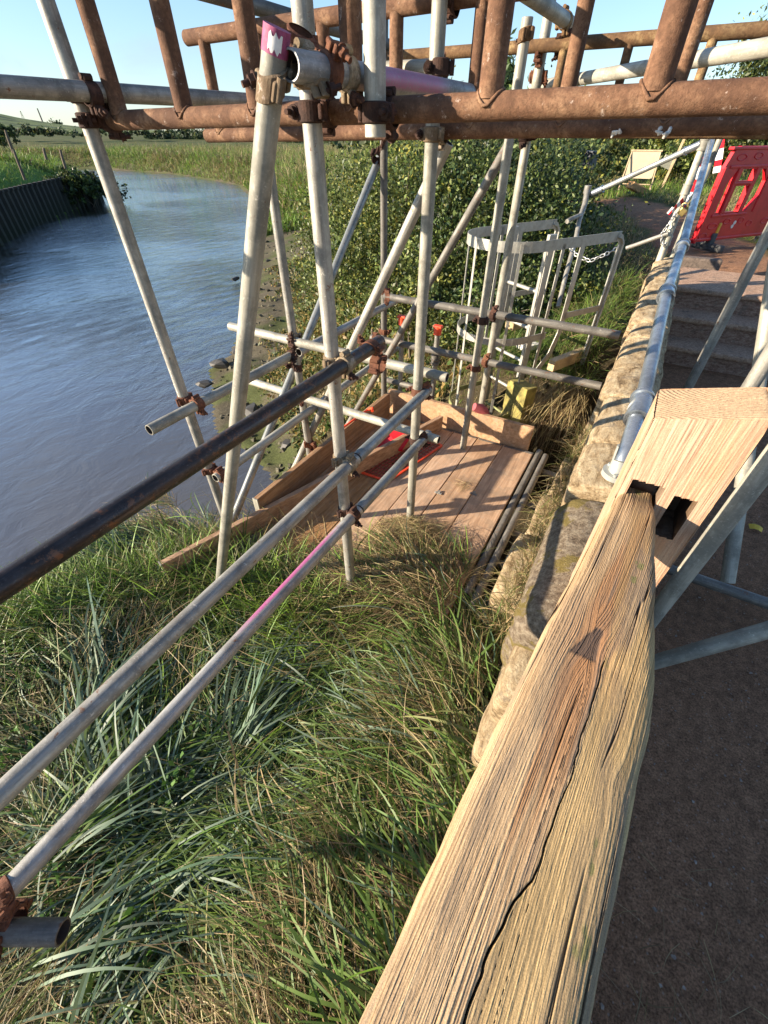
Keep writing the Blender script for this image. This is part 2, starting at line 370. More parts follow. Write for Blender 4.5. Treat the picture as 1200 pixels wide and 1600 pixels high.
vo = k.n('ShaderNodeTexVoronoi', i={'Vector': k.co('Object'), 'Scale': 46.0}); peb = k.ramp(vo.outputs['Distance'], [(.10, 1), (.16, 0)])
k.base(k.mix(k.math('MULTIPLY', peb, .35), c, (.42,.36,.31))); k.bump(k.mix(.5, f, f2), .8, .02)
tag(mesh_obj('ground', np.stack([X, Y, Z], -1).reshape(-1, 3), F, k.m, cols=C.reshape(-1, 3)), kind='structure')
# ------------------------------------------------------------------ water
k = N('river_water', .03, 0, .5); k.b.inputs['IOR'].default_value = 1.55; k.b.inputs['Coat Weight'].default_value = 1.0; k.b.inputs['Coat IOR'].default_value = 1.6; k.b.inputs['Coat Roughness'].default_value = .03
v = k.co('Object'); mp = k.n('ShaderNodeMapping'); k.l(k.n('ShaderNodeTexCoord').outputs['Object'], mp.inputs[0]); mp.inputs['Rotation'].default_value = (0,0,.5); mp.inputs['Scale'].default_value = (1,.6,1)
a = k.noise(mp.outputs[0], 2.2, 6, .62, .6); b = k.noise(mp.outputs[0], .35, 4, .6, 1.0); c = k.noise(mp.outputs[0], 9, 3, .6)
big = k.noise(k.co('Object'), .09, 3, .5)
h = k.math('ADD', k.math('MULTIPLY', a, k.ramp(big, [(.42, .25), (.58, 1.15)])), k.math('MULTIPLY', c, .12))
sp = k.n('ShaderNodeSeparateXYZ'); k.l(v, sp.inputs[0])
calm = k.n('ShaderNodeMapRange', interpolation_type='SMOOTHSTEP', i={0: sp.outputs[1], 1: 3.0, 2: 13.0, 3: .10, 4: 1.0}).outputs[0]
h = k.math('MULTIPLY', k.math('ADD', h, k.math('MULTIPLY', b, .6)), calm)
k.l(k.bump(h, 1.0, .15).outputs[0], k.b.inputs['Coat Normal']); silt = k.math('MULTIPLY', k.n('ShaderNodeMapRange', interpolation_type='SMOOTHSTEP', i={0: sp.outputs[1], 1: 2.0, 2: 16.0, 3: 1.0, 4: .12}).outputs[0], k.ramp(big, [(.35, .5), (.65, 1)])); k.base(k.mix(silt, (.016,.018,.018), (.085,.075,.060)))
wx = [-400, 30]; wy = [-60, 300]
tag(mesh_obj('water', [(wx[0],wy[0],WATER),(wx[1],wy[0],WATER),(wx[1],wy[1],WATER),(wx[0],wy[1],WATER)], [(0,1,2,3)], k.m), kind='structure')
# ------------------------------------------------------------------ vegetation generators
def blades(base, az, tilt, L, W, bend, cols, seg=5, curl=None, roll=None):
    """tapered ribbons; az = heading, tilt = start angle from level, bend = how far it droops along its length"""
    n = len(base); s = np.linspace(0, 1, seg+1)
    P = np.zeros((n, seg+1, 3)); P[:, 0] = base; cz = curl if curl is not None else np.zeros(n)
    for i in range(seg):
        sm = (s[i]+s[i+1])/2; th = tilt-bend*sm; aa = az+cz*sm; l = L/seg
        P[:, i+1, 0] = P[:, i, 0]+l*np.cos(th)*np.cos(aa); P[:, i+1, 1] = P[:, i, 1]+l*np.cos(th)*np.sin(aa); P[:, i+1, 2] = P[:, i, 2]+l*np.sin(th)
    wz = roll if roll is not None else RG.normal(0, .5, n)
    side = np.stack([-np.sin(az)*np.cos(wz), np.cos(az)*np.cos(wz), np.sin(wz)], -1)
    prof = np.minimum(1, .55+s*1.6)*np.sqrt(np.clip(1-s**2.2, .003, 1))
    off = side[:, None, :]*(W[:, None]*prof[None, :]/2)[..., None]
    V = np.stack([P-off, P+off], 2).reshape(n, -1, 3)
    i0 = (np.arange(n)*(2*(seg+1)))[:, None]; q = []
    for i in range(seg): q.append(np.stack([i0[:, 0]+2*i, i0[:, 0]+2*i+1, i0[:, 0]+2*i+3, i0[:, 0]+2*i+2], -1))
    Fq = np.stack(q, 1).reshape(-1, 4); c = np.repeat(cols, 2*(seg+1), axis=0)
    return V.reshape(-1, 3), Fq, c
def merge(parts):
    V = []; Fc = []; C = []; k = 0
    for v, f, c in parts: V.append(v); Fc.append(f+k); C.append(c); k += len(v)
    return np.concatenate(V), np.concatenate(Fc), np.concatenate(C)
PAL = {'blue': (.13,.185,.12), 'green': (.10,.16,.035), 'bright': (.17,.27,.04), 'straw': (.38,.30,.15), 'brown': (.20,.135,.07), 'olive': (.16,.165,.055), 'dark': (.045,.08,.025)}
def pick(n, w):
    ks = list(w); p = np.array([w[k] for k in ks]); i = RG.choice(len(ks), n, p=p/p.sum()); c = np.array([PAL[k] for k in ks])[i]
    return c*RG.uniform(.65, 1.35, (n, 1))*RG.uniform(.92, 1.08, (n, 3))
def flow(x, y):
    """direction in which the beaten-down grass lies"""
    a = 2.55+2.6*(fbm(x*.75+3.1, y*.75+9.2, 51)-.5)*2+1.2*(fbm(x*2.2, y*2.2, 61)-.5)
    for cx, cy, r, s in ((-.62,.45,.45,1.9), (-1.15,.1,.5,-1.6), (-.35,.95,.4,1.4), (-.9,-.35,.45,2.2), (-1.5,.6,.4,-1.0)):
        d = np.hypot(x-cx, y-cy); a = a+s*np.exp(-(d/r)**2)
    return a
def near_grass():
    parts = []
    n = 66000
    x = RG.uniform(-2.5, .10, n); y = RG.uniform(-1.2, 1.8, n); z = height(x, y); z = np.where((y > 1.08) & (x < -.33), np.maximum(z, -1.85), z); z = np.where((y > 1.0) & (x >= -.33) & (y < 1.75), np.maximum(z, -1.95), z)
    edge = 1.06+.06*np.sin(x*5)+.05*np.sin(x*13)+.54*sstep(-1.0, -.6, x)
    k_ = (y < edge) & (z > -2.9) & ~((x > -.02) & (y > .66)) & ((x < -.33) | (y < 1.35)); x, y, z = x[k_], y[k_], z[k_]; n = len(x)
    dry = fbm(x*1.6+7, y*1.6, 71); dense = fbm(x*3, y*3, 81)
    cd = pick(n, {'straw': .38, 'brown': .36, 'olive': .22, 'green': .04}); cg = pick(n, {'green': .45, 'blue': .24, 'olive': .12, 'bright': .12, 'dark': .08})
    m = (RG.random(n) < np.clip(sstep(.34, .54, dry)*.85+.08-.6*np.exp(-(np.hypot(x+1.5, y+.1)/.7)**2), .04, .97))[:, None]
    cols = np.where(m, cd, cg); az = flow(x, y)+RG.normal(0, .38, n)+np.where(m[:, 0], RG.normal(0, .5, n), 0)
    L = RG.uniform(.14, .42, n)*np.where(m[:, 0], .8, 1.0); W = RG.uniform(.0028, .0085, n)*np.where(m[:, 0], .55, 1)
    lift = np.where(m[:, 0], RG.uniform(-.02, .09, n), RG.uniform(-.01, .10, n))+.10*(dense-.4)
    tilt = RG.uniform(.0, .5, n); bend = tilt+RG.uniform(.1, .6, n)
    parts.append(blades(np.stack([x, y, z+lift], -1), az, tilt, L, W, bend, cols, 6, RG.normal(0, .6, n)))
    # combed pale tufts
    for tx, ty, ta, nb, cw in ((-.95,.12,1.6,230,'blue'), (-.80,.02,1.2,230,'blue'), (-1.2,-.25,2.3,200,'blue'), (-.78,-.25,.3,160,'blue'), (-.35,.95,2.7,320,'green'), (-.2,.72,2.9,260,'green'), (-.45,.62,2.6,220,'blue'), (-1.6,.3,2.9,200,'blue'), (-1.3,.45,3.3,200,'green'), (-.5,1.25,2.0,220,'bright'), (-.6,.3,1.9,200,'green'), (-1.0,.55,2.4,160,'blue'),(-.25,.4,2.9,240,'green'),(-1.05,-.05,.8,180,'blue'),(-.12,.25,2.8,260,'green'),(-.1,-.05,2.9,240,'green'),(-.14,.55,2.9,260,'blue'),(-.2,1.0,2.5,260,'green'),(-.5,-.4,2.6,200,'olive'),(-.75,.8,2.2,220,'straw'),(-.45,.1,2.5,240,'straw'),(-.6,1.42,1.7,200,'bright'),(-.85,1.25,1.9,160,'bright'),(.0,-.1,2.4,260,'green'),(-.02,.2,2.5,260,'green'),(-.01,.45,2.4,260,'green'),(-.03,.62,2.6,220,'olive'),(-.08,.85,2.4,220,'green'),(-1.15,-.5,1.4,240,'blue'),(-.85,-.55,1.9,240,'blue')):
        nb = int(nb*.8); bx = RG.normal(tx, .085, nb); by = RG.normal(ty, .085, nb); bz = height(bx, by)+RG.uniform(.0, .07, nb)
        parts.append(blades(np.stack([bx, by, bz], -1), ta+RG.normal(0, .5, nb), RG.uniform(.15, .8, nb), RG.uniform(.18, .48, nb), RG.uniform(.004, .0105, nb), RG.uniform(1.0, 1.9, nb), pick(nb, {cw: .8, 'green': .2}), 8, RG.normal(0, .5, nb)))
    for tx, ty, ta, nb in ((-1.15,-.35,1.3,150),(-.9,-.5,1.0,150),(-1.35,-.05,2.0,150),(-.7,-.25,.9,130),(-1.6,.15,2.6,130),(-.62,-.6,1.6,130),(-.85,.25,1.8,110),(-1.0,-.1,2.5,120)):
        bx = RG.normal(tx, .05, nb); by = RG.normal(ty, .05, nb); bz = height(bx, by)+RG.uniform(.02, .09, nb)
        parts.append(blades(np.stack([bx, by, bz], -1), ta+RG.normal(0, .32, nb), RG.uniform(.3, .9, nb), RG.uniform(.3, .55, nb), RG.uniform(.007, .0125, nb), RG.uniform(1.0, 1.8, nb), pick(nb, {'blue': .75, 'green': .25})*1.1, 8, RG.normal(0, .4, nb)))
    # thin dry stalks lying criss-cross on top
    n = 11000; x = RG.uniform(-1.9, .0, n); y = RG.uniform(-1.0, 1.35, n); k_ = (RG.random(n) < sstep(.36, .52, fbm(x*1.6+7, y*1.6, 71))*.95+.08) & ~((x > -.33) & (y > 1.2)); x, y = x[k_], y[k_]; n = len(x)
    z = np.maximum(height(x, y), -1.95)+RG.uniform(.03, .13, n)+.10*(fbm(x*3, y*3, 81)-.4)
    parts.append(blades(np.stack([x, y, z], -1), flow(x, y)+RG.normal(0, .75, n), RG.normal(.12, .22, n), RG.uniform(.12, .42, n), RG.uniform(.0012, .0034, n), RG.uniform(.1, .6, n), pick(n, {'straw': .5, 'brown': .25, 'olive': .35}), 4, RG.normal(0, .35, n)))
    # upright sunlit fringe along the river edge and against the boards
    n = 5200; x = RG.uniform(-2.45, -.45, n); y = np.interp(x, [-2.5,-2.1,-1.75,-1.3,-.9,-.45], [.15,.5,.93,1.06,1.08,1.5])+RG.normal(-.12, .12, n)
    z = np.maximum(height(x, y), -2.1)
    parts.append(blades(np.stack([x, y, z], -1), RG.uniform(0, 2*PI, n), RG.uniform(.8, 1.5, n), RG.uniform(.14, .38, n), RG.uniform(.004, .008, n), RG.uniform(.2, 1.3, n), pick(n, {'bright': .45, 'green': .35, 'olive': .15, 'straw': .05}), 6, RG.normal(0, .4, n)))
    n = 2600; x = RG.uniform(-2.5, -1.9, n); y = RG.uniform(-1.2, .5, n); z = height(x, y)
    parts.append(blades(np.stack([x, y, z], -1), RG.uniform(0, 2*PI, n), RG.uniform(.6, 1.4, n), RG.uniform(.15, .4, n), RG.uniform(.004, .009, n), RG.uniform(.4, 1.5, n), pick(n, {'bright': .25, 'green': .5, 'dark': .2}), 6))
    # grass and dry stalks on the ledge beside the wall
    n = 2600; y = RG.uniform(.7, 3.1, n); x = RG.normal(-.06, .03, n)+.02*(y-1); z = np.where(y < 1.15, -1.9, -1.66)+RG.normal(0, .02, n)
    parts.append(blades(np.stack([x, y, z], -1), RG.uniform(0, 2*PI, n), RG.uniform(.2, 1.4, n), RG.uniform(.05, .2, n), RG.uniform(.0015, .004, n), RG.uniform(.2, 1.6, n), pick(n, {'straw': .55, 'olive': .25, 'green': .12, 'brown': .1}), 5))
    v, f, c = merge(parts); tag(mesh_obj('grass', v, f, M['blade'], cols=c), kind='stuff')
near_grass()
def leafcloud(pts, size, cols, stretch=1.6, updir=.35):
    n = len(pts); d = RG.normal(0, 1, (n, 3)); d /= np.linalg.norm(d, axis=1)[:, None]
    nrm = RG.normal(0, 1, (n, 3)); nrm[:, 2] += updir*2; a = np.cross(d, nrm); a /= np.linalg.norm(a, axis=1)[:, None]+1e-9
    s = size[:, None]; fold = np.cross(d, a)*s*.18
    V = np.stack([pts-d*s*stretch/2, pts+a*s*.42+fold, pts+d*s*stretch/2, pts-a*s*.42+fold], 1).reshape(-1, 3)
    F = np.arange(4*n).reshape(n, 4); return V, F, np.repeat(cols, 4, axis=0)
LC = {'bramble': ((.05,.08,.02), (.11,.15,.035), (.19,.22,.06)), 'ivy': ((.03,.06,.02), (.07,.11,.03), (.13,.17,.045)), 'willow': ((.07,.11,.035), (.12,.16,.05), (.17,.20,.07)), 'far': ((.035,.06,.028), (.06,.09,.04), (.09,.12,.05))}
def bush(name, label, cat, lumps, n, size, pal, group=None, stems=True, zmin=-99, shoots=0):
    """lumps: (x,y,z,rx,ry,rz); leaves sit in clumps through each lump's outer half"""
    root = empty(name, (lumps[0][0], lumps[0][1], min(l[2]-l[5] for l in lumps)), label, cat, group); o = Vector(root.location)
    vol = np.array([l[3]*l[4]+l[4]*l[5]+l[3]*l[5] for l in lumps]); P = []; Cc = []
    for l, w in zip(lumps, vol/vol.sum()):
        m = max(40, int(n*w)); nc = max(6, m//38); cd = RG.normal(0, 1, (nc, 3)); cd /= np.linalg.norm(cd, axis=1)[:, None]; cd[:, 2] = np.where(cd[:, 2] < -.3, -cd[:, 2], cd[:, 2])
        rad = RG.uniform(.35, 1.1, nc)**.7; rad = np.where(RG.random(nc) < .14, RG.uniform(1.08, 1.32, nc), rad); cc = cd*rad[:, None]*np.array(l[3:6])*RG.uniform(.85, 1.12, (nc, 1)); bright = RG.uniform(.5, 1.5, nc)
        i = RG.integers(0, nc, m); r = min(l[3:6])*RG.uniform(.08, .18, nc)[i][:, None]; p = cc[i]+RG.normal(0, 1, (m, 3))*r*np.array([1, 1, .8])+np.array(l[:3])
        hue = np.where(RG.random(nc)[:, None] < .22, np.array([1.5,1.15,.8]), np.array([1,1,1.0]))*np.where(RG.random(nc)[:, None] < .3, .55, 1.0); pp = np.array(LC[pal])[RG.integers(0, 3, m)]*hue[i]*bright[i][:, None]*RG.uniform(.75, 1.25, (m, 1)); P.append(p); Cc.append(pp)
    arcs = []
    for q in range(shoots):
        l = random.choice(lumps); a = random.uniform(0, 2*PI); el = random.uniform(.1, 1.2); d = np.array([math.cos(a)*math.cos(el), math.sin(a)*math.cos(el), math.sin(el)]); b0 = np.array(l[:3])+d*np.array(l[3:6])*.85
        L = random.uniform(.25, .6); tt = np.linspace(0, 1, 30)[:, None]; pth = b0+d*L*tt+np.array([0,0,-.35*L])*tt**2; arcs.append(pth); P.append(pth+RG.normal(0, .022, pth.shape)); Cc.append(np.array(LC[pal])[RG.integers(1, 3, 30)]*RG.uniform(.9, 1.5))
    P = np.concatenate(P); Cc = np.concatenate(Cc); kk = P[:, 2] > zmin; P = P[kk]; Cc = Cc[kk]
    v, f, c = leafcloud(P-np.array(o), RG.uniform(.6, 1.3, len(P))*size, Cc); mesh_obj('foliage', v, f, M['leaf'], root, cols=c, smooth=False)
    if stems:
        mb = MB()
        for l in lumps:
            for q in range(5):
                b = Vector((l[0]+random.uniform(-.3, .3)*l[3], l[1]+random.uniform(-.3, .3)*l[4], l[2]-l[5]))-o
                t = Vector((l[0]+random.uniform(-.8, .8)*l[3], l[1]+random.uniform(-.8, .8)*l[4], l[2]+random.uniform(.1, .8)*l[5]))-o
                mb.path([b, b.lerp(t, .5)+Vector((random.uniform(-.1, .1), random.uniform(-.1, .1), .1)), t], [.02, .013, .004], 6)
        for pth in arcs: mb.path([Vector(p_)-o for p_ in pth[::7]], [.006,.005,.004,.003,.002][:len(pth[::7])], 4)
        mb.build('stem', M['bark'], root)
    return root
# ------------------------------------------------------------------ scaffold tubes
def tube(a, b, label, mat='galv', group='scaffold tubes', r=.02415, name='scaffold_tube', cat='scaffold tube', cap=None, bend=None):
    a = Vector(a); b = Vector(b); L = (b-a).length; n = 28; ri = r-.004; vs = []; fs = []; fm = []
    ns = 1
    def ring(rad, z): vs.extend([(rad*math.cos(2*PI*k/n), rad*math.sin(2*PI*k/n), z) for k in range(n)]); return len(vs)-n
    o0 = ring(r, .0015); o1 = ring(r, L-.0015); i0 = ring(ri, .001); i1 = ring(ri, L-.001)
    e0 = ring(r-.001, 0); f0 = ring(ri, 0); e1 = ring(r-.001, L); f1 = ring(ri, L); g0 = ring(r, .0015); g1 = ring(r, L-.0015)
    def q(p, q_, flip=False, m=0):
        for k in range(n):
            f = [p+k, p+(k+1)%n, q_+(k+1)%n, q_+k]; fs.append(f[::-1] if flip else f); fm.append(m)
    q(o0, o1); q(i0, i1, True, 1); q(f0, e0); q(f1, e1, True); q(e0, g0); q(e1, g1, True)
    o = mesh_obj(name, vs, fs, None, mats=[M[mat], M['hole']], fmat=fm)
    o.data.polygons.foreach_set('use_smooth', np.array([i < 2*n for i in range(len(fs))]))
    o.location = a; o.rotation_mode = 'QUATERNION'; o.rotation_quaternion = (b-a).to_track_quat('Z', 'Y')
    return tag(o, label, cat, group)
YB1, YB2, YB3 = 1.20, 1.87, 2.95
G_ = 'scaffold tubes'
z_ = lambda px, py, **k: hit(px, py, **k).z
y_ = lambda px, py, **k: hit(px, py, **k).y
x_ = lambda px, py, **k: hit(px, py, **k).x
tube((-1.745,1.14,-4.9), (-1.745,1.14,1.3), 'leftmost upright grey tube, standing over the river at the left end of the nearest beam', 'galv')
tube((-.845,1.135,-2.02), (-.845,1.135,1.3), 'thick grey upright tube rising from the grass edge past the three long guard rails', 'galv')
tube((-.825,1.80,-1.85), (-.825,1.80,1.3), 'pale upright tube standing in the dry hay on the boards', 'galv_pale')
tube((-.668,1.140,-.012), (-.668,1.140,1.3), 'short upright tube cut off just below the nearest rusty beam', 'galv_pale')
tube((-.828,2.725,-1.85), (-.828,2.725,z_(832,26,Y=2.725)), 'slim pale upright tube standing on the boards in front of the end toe board', 'galv_pale')
tube((-.82,3.02,-1.74), (-.82,3.02,z_(866,0,Y=3.02)+.3), 'pale upright tube with a maroon foot just behind the end toe board', 'galv_pale')
tube((-1.715,3.03,-2.6), (-1.715,3.03,.62), 'thin dark upright tube in the far left corner of the deck, before the bushes', 'galv_dull')
tube((-1.715,1.94,-2.9), (-1.715,1.94,.55), 'upright tube against the outer face of the long left toe board', 'galv')
tube((.385,1.13,-1.6), (.385,1.13,1.3), 'thick upright tube close behind the oak post, striped by shadow', 'galv_pale')
tube((.43,1.81,-1.6), (.43,1.81,1.3), 'upright tube rising from behind the post top at the right picture edge', 'galv')
tube((.41,2.85,-1.6), (.41,2.85,.9), 'upright tube standing in front of the stone steps, leftmost of the right hand group', 'galv')
tube((.66,1.55,-1.3), hit(1222,352,Y=2.2), 'rusty cream coloured raking tube between two greyer uprights before the steps', 'galv_pale')
# ledger tubes along the scaffold
X0, X1, X2 = -.79, -.79, -.79
e0 = y_(594,546,X=X0); e1 = y_(668,603,X=-.795); e2 = y_(668,697,X=-.79)
tube((X0,-1.0,-.575), (X0,e0,-.58), 'near black guard rail tube, topmost of the three long rails', 'galv_dark', 'long guard rail tubes')
tube((X1,-1.0,-.99), (X1,1.165,-.985), 'middle long grey guard rail tube crossing above the near grass', 'galv', 'long guard rail tubes')
tube((-.79,1.172,-.985), (-.79,e1,-.98), 'middle guard rail tube between the two uprights over the boards', 'galv_cool', 'long guard rail tubes')
tube((X2,-1.0,-1.245), (X2,1.165,-1.265), 'lowest long guard rail tube, with a stripe of pink paint', 'paint_line', 'long guard rail tubes')
tube((-.79,1.172,-1.265), (-.79,e2,-1.265), 'lowest guard rail tube between the two uprights over the boards', 'galv_cool', 'long guard rail tubes')
tube((-1.68,-.3,.083), (-1.68,2.2,.092), 'grey tube crossing the sky from the left picture edge behind the nearest beam', 'galv')
tube((-.722,.915,.091), (-.722,2.0,.091), 'open ended tube sprayed pink, lying on the nearest rusty beam', 'paint_patch')
tube((-1.68,.6,.365), (-1.68,3.1,.35), 'grey tube high on the left, lying on the upper chords of the rusty beams', 'galv_dull')
tube((-.70,1.3,.345), (-.66,3.06,.345), 'pale tube sloping down from the top edge beside the shrub spray', 'galv_pale')
tube((-1.655,.87,-.955), (-1.655,1.83,-.965), 'open ended tube jutting out over the river clamped to the leftmost upright', 'galv_pale')
tube((-1.655,1.90,-.97), (-1.655,3.2,-.98), 'side guard rail tube running on towards the thin corner upright', 'galv')
tube((-1.655,1.10,-1.37), (-1.655,3.2,-1.36), 'lower side rail tube glimpsed beneath the near black guard rail', 'galv_pale')
# transverse tubes
tube((-2.15,YB2,-.893), (-.70,YB2,-.900), 'upper cross tube with a free end over the river', 'galv_pale')
tube((-2.09,YB2,-1.234), (-.71,YB2,-1.262), 'lower cross tube passing above the orange hatch', 'galv_pale')
tube((-1.62,2.87,-.888), (-.035,2.87,-.888), 'dull upper cross tube butting against the stone wall by the ladder cage', 'galv_dull')
tube((-1.74,2.87,-1.20), (-.035,2.87,-1.205), 'dull lower cross tube butting against the stone wall by the ladder cage', 'galv_dull')
lc_ = hit(99,1456,Z=-1.31); ld_ = Vector((cH, sH, 0)); tube(lc_-ld_*.7, lc_, 'short tube end poking out over the grass at the lower left corner', 'galv_dull')
tube((-1.74,3.12,-1.65), (-1.38,3.12,-1.655), 'tiny piece of tube behind the far corner of the toe boards', 'galv_dull')
tube((-1.30,1.935,z_(686,106,Y=1.93)+.004), (x_(686,106,Y=1.93),1.935,z_(686,106,Y=1.93)), 'short pale tube with its black hollow end facing the viewer among the rusty rungs', 'galv_pale')
# raking tubes
dt = hit(433,45,Y=.915); db = hit(350,850,d=2.0); dd = (db-dt).normalized()
tube(dt, db+dd*.75, 'thick pale raking tube with a pink and white painted top end', 'galv_pale')
tube(hit(362,812,X=-1.775)+Vector((0,-.05,-.06)), hit(599,232,X=-1.775), 'slanting brace tube rising right from the foot of the leftmost upright', 'galv_cool')
j2a = hit(700,222,Y=1.99); j2b = hit(463,725,Y=1.99); tube(j2b+(j2b-j2a)*.08, j2a, 'slanting brace tube crossing behind the pale upright that stands in the hay', 'galv')
j3a = hit(797,222,Y=2.80); j3b = hit(548,656,Y=2.80); tube(j3b+(j3b-j3a)*.05, j3a, 'dull brown slanting brace tube, the farthest right of the three braces', 'galv_dull')
ta = hit(1200,74,Z=.19); tb = hit(832,136,Z=.185); tube(ta+(ta-tb)*.5, tb, 'pale tube slanting across the sky at the upper right', 'galv_pale')
tube(hit(985,868,Z=-1.49), hit(985,868,Z=-1.49)+Vector((1.6,0,-.02)), 'thin tube lying low above the dark path behind the thick upright', 'galv_dull')
ra = hit(1205,983,Z=-1.10); rb = hit(1028,1033,Z=-1.38); tube(ra+(ra-rb)*1.2, rb+(rb-ra)*.35, 'pale striped raking tube low down in front of the thick upright', 'galv_pale')
# tubes along the right hand edge of the deck
tube((-.292,1.42,-1.868), (-.292,3.0,-1.868), 'dull tube laid along the right edge of the boards, inner of a touching pair', 'galv_dull', 'tubes edging the deck')
tube((-.238,1.36,-1.872), (-.238,2.97,-1.872), 'dull tube laid along the right edge of the boards, outer of a touching pair', 'galv_dull', 'tubes edging the deck')
for y, s in ((2.86, 'nearest the ladder'), (2.42, 'second from the ladder'), (2.10, 'third from the ladder'), (1.80, 'nearest the grass')):
    tube((-1.9,y,-1.945), (-.10,y,-1.945), 'dark bearer tube end in the gap beside the wall, '+s, 'galv_dull', 'bearer tubes under the deck')
tube((-1.27,3.08,-2.3), (-1.27,3.08,-1.13), 'short jack post with an orange cap, the right one of two', 'galv', 'orange capped jack posts', r=.020, name='jack_post', cat='jack post')
tube((-1.60,3.12,-2.3), (-1.60,3.12,-1.12), 'short jack post with an orange cap, beside the thin corner upright', 'galv', 'orange capped jack posts', r=.020, name='jack_post', cat='jack post')
for (x, y, z, s) in ((-1.27,3.08,-1.13,'right hand'), (-1.60,3.12,-1.12,'left hand')):
    m = MB(); m.cyl((0,0,-.03), (0,0,.03), .030, .026, 14); m.box((0,0,.028), (.07,.045,.018), bev=.005); m.cyl((-.03,0,.0), (.03,0,.0), .012, n=8)
    tag(m.build('end_cap', M['orange'], loc=(x, y, z)), 'orange plastic cap on top of the '+s+' jack post', 'end cap', 'orange end caps')
m = MB(); m.path([(0,0,-.10),(0,0,-.02),(.005,0,.02)], [.031,.034,.030], 12)
for k_ in range(5): m.box((.0,.0,-.08+.03*k_), (.066,.066,.007), bev=.003)
tag(m.build('tube_clamp_sleeve', M['galv_dull'], loc=(-1.27,3.08,-1.30)), 'grey threaded collar round the right hand jack post', 'collar')
m = MB(); m.path([(-.035,-.03,.02),(0,0,.0),(.04,.02,-.025),(.07,.02,-.05)], [.03,.04,.036,.02], 12)
tag(m.build('foot_sleeve', M['maroon'], loc=(-.82,2.975,-1.62)), 'maroon cloth pad at the foot of the upright behind the toe board', 'foot pad')
# paint blob on the raking tube's top
m = MB(); q = (dt-db).normalized(); m.cyl(-q*.034, q*.002, .0249, .0251, 24)
c_ = m.build('painted_end', M['pinkp'], loc=dt); tag(c_, 'pink paint sleeve around the top end of the pale raking tube', 'painted end')
m = MB(); R_ = q.to_track_quat('Z', 'Y').to_matrix(); cd_ = R_.transposed() @ (-dt); a0_ = math.atan2(cd_.y, cd_.x); vs_ = []
for j in range(7):
    for i_ in range(9):
        a_ = a0_-.55+1.0*i_/8; zz_ = -.029+.022*j/6+(.004*math.sin(i_*1.9) if j in (0, 6) else 0); vs_.append(R_ @ Vector((.0258*math.cos(a_), .0258*math.sin(a_), zz_)))
m.add(vs_, [(j*9+i_, j*9+i_+1, j*9+i_+10, j*9+i_+9) for j in range(6) for i_ in range(8)], True); m.build('paint_patch', M['white'], c_)
# ------------------------------------------------------------------ rusty ladder beams
def weld(mb, c, r):
    pts = []
    for k in range(19):
        a = 2*PI*k/18; x = (r+.002)*math.cos(a); y = (r+.002)*math.sin(a)
        z = math.sqrt(max(0, .0255**2-y*y))
        pts.append(Vector(c)+Vector((x, y, z+random.uniform(-.001, .002))))
    mb.path(pts, [random.uniform(.0018, .0038) for _ in pts], 6, cap=False)
def ladder_beam(Y, xa, xb, zl, zh, rungs, rr, label, mat, slope=0.0, bow=0):
    root = empty('ladder_beam', (xa, Y, zl(xa)), label, 'ladder beam', 'rusty welded ladder beams'); o = Vector(root.location)
    for zf, nm in ((zl, 'lower_chord'), (zh, 'upper_chord')):
        m = MB(); n = 28; a = Vector((xa, Y, zf(xa)))-o; b = Vector((xb, Y, zf(xb)))-o; m.cyl(a, b, .02415, n=n, cap=False)
        d = (b-a).normalized(); m.cyl(a, a+d*.3, .020, n=n, cap=False); R = d.to_track_quat('Z', 'Y').to_matrix(); vs = []
        for k in range(n):
            dv = R @ Vector((math.cos(2*PI*k/n), math.sin(2*PI*k/n), 0)); vs += [a+dv*.02415, a+dv*.020]
        m.add(vs, [(2*k, 2*k+1, 2*((k+1)%n)+1, 2*((k+1)%n)) for k in range(n)]); m.build(nm, M[mat], root)
    for x in rungs:
        m = MB(); m.cyl(Vector((x, Y, zl(x)+.012))-o, Vector((x, Y, zh(x)-.012))-o, rr, n=22, cap=False)
        weld(m, Vector((x, Y, zl(x)))-o, rr)
        m.build('rung', M[mat], root)
    return root
zb1 = lambda x: .036+.011*(x+.6)
ladder_beam(YB1, -1.735, 2.2, zb1, lambda x: zb1(x)+.305, [-1.655, -1.355, -1.07, -.765, -.42, -.105, .2, .5, .8, 1.1], .0255, 'nearest rusty ladder beam, its thick lower chord crossing the whole picture just above the river', 'rust')
zb2 = lambda x: -.018+.015*(x+2)
ladder_beam(YB2, -2.0, 2.2, zb2, lambda x: zb2(x)+.302, [-1.905, -1.61, -1.31, -1.01, -.712, -.408, -.112, .19, .5, .8, 1.1], .0235, 'middle rusty ladder beam, its lower chord showing right under the nearest one', 'rust')
ladder_beam(YB3, -1.67, 3.0, lambda x: -.005, lambda x: .298, [-1.6, -1.3, -1.0, -.70, -.417, -.095, .2, .5, .8, 1.1, 1.4], .0195, 'farthest ochre stained ladder beam, slimmest of the three against the sky', 'rust_y')
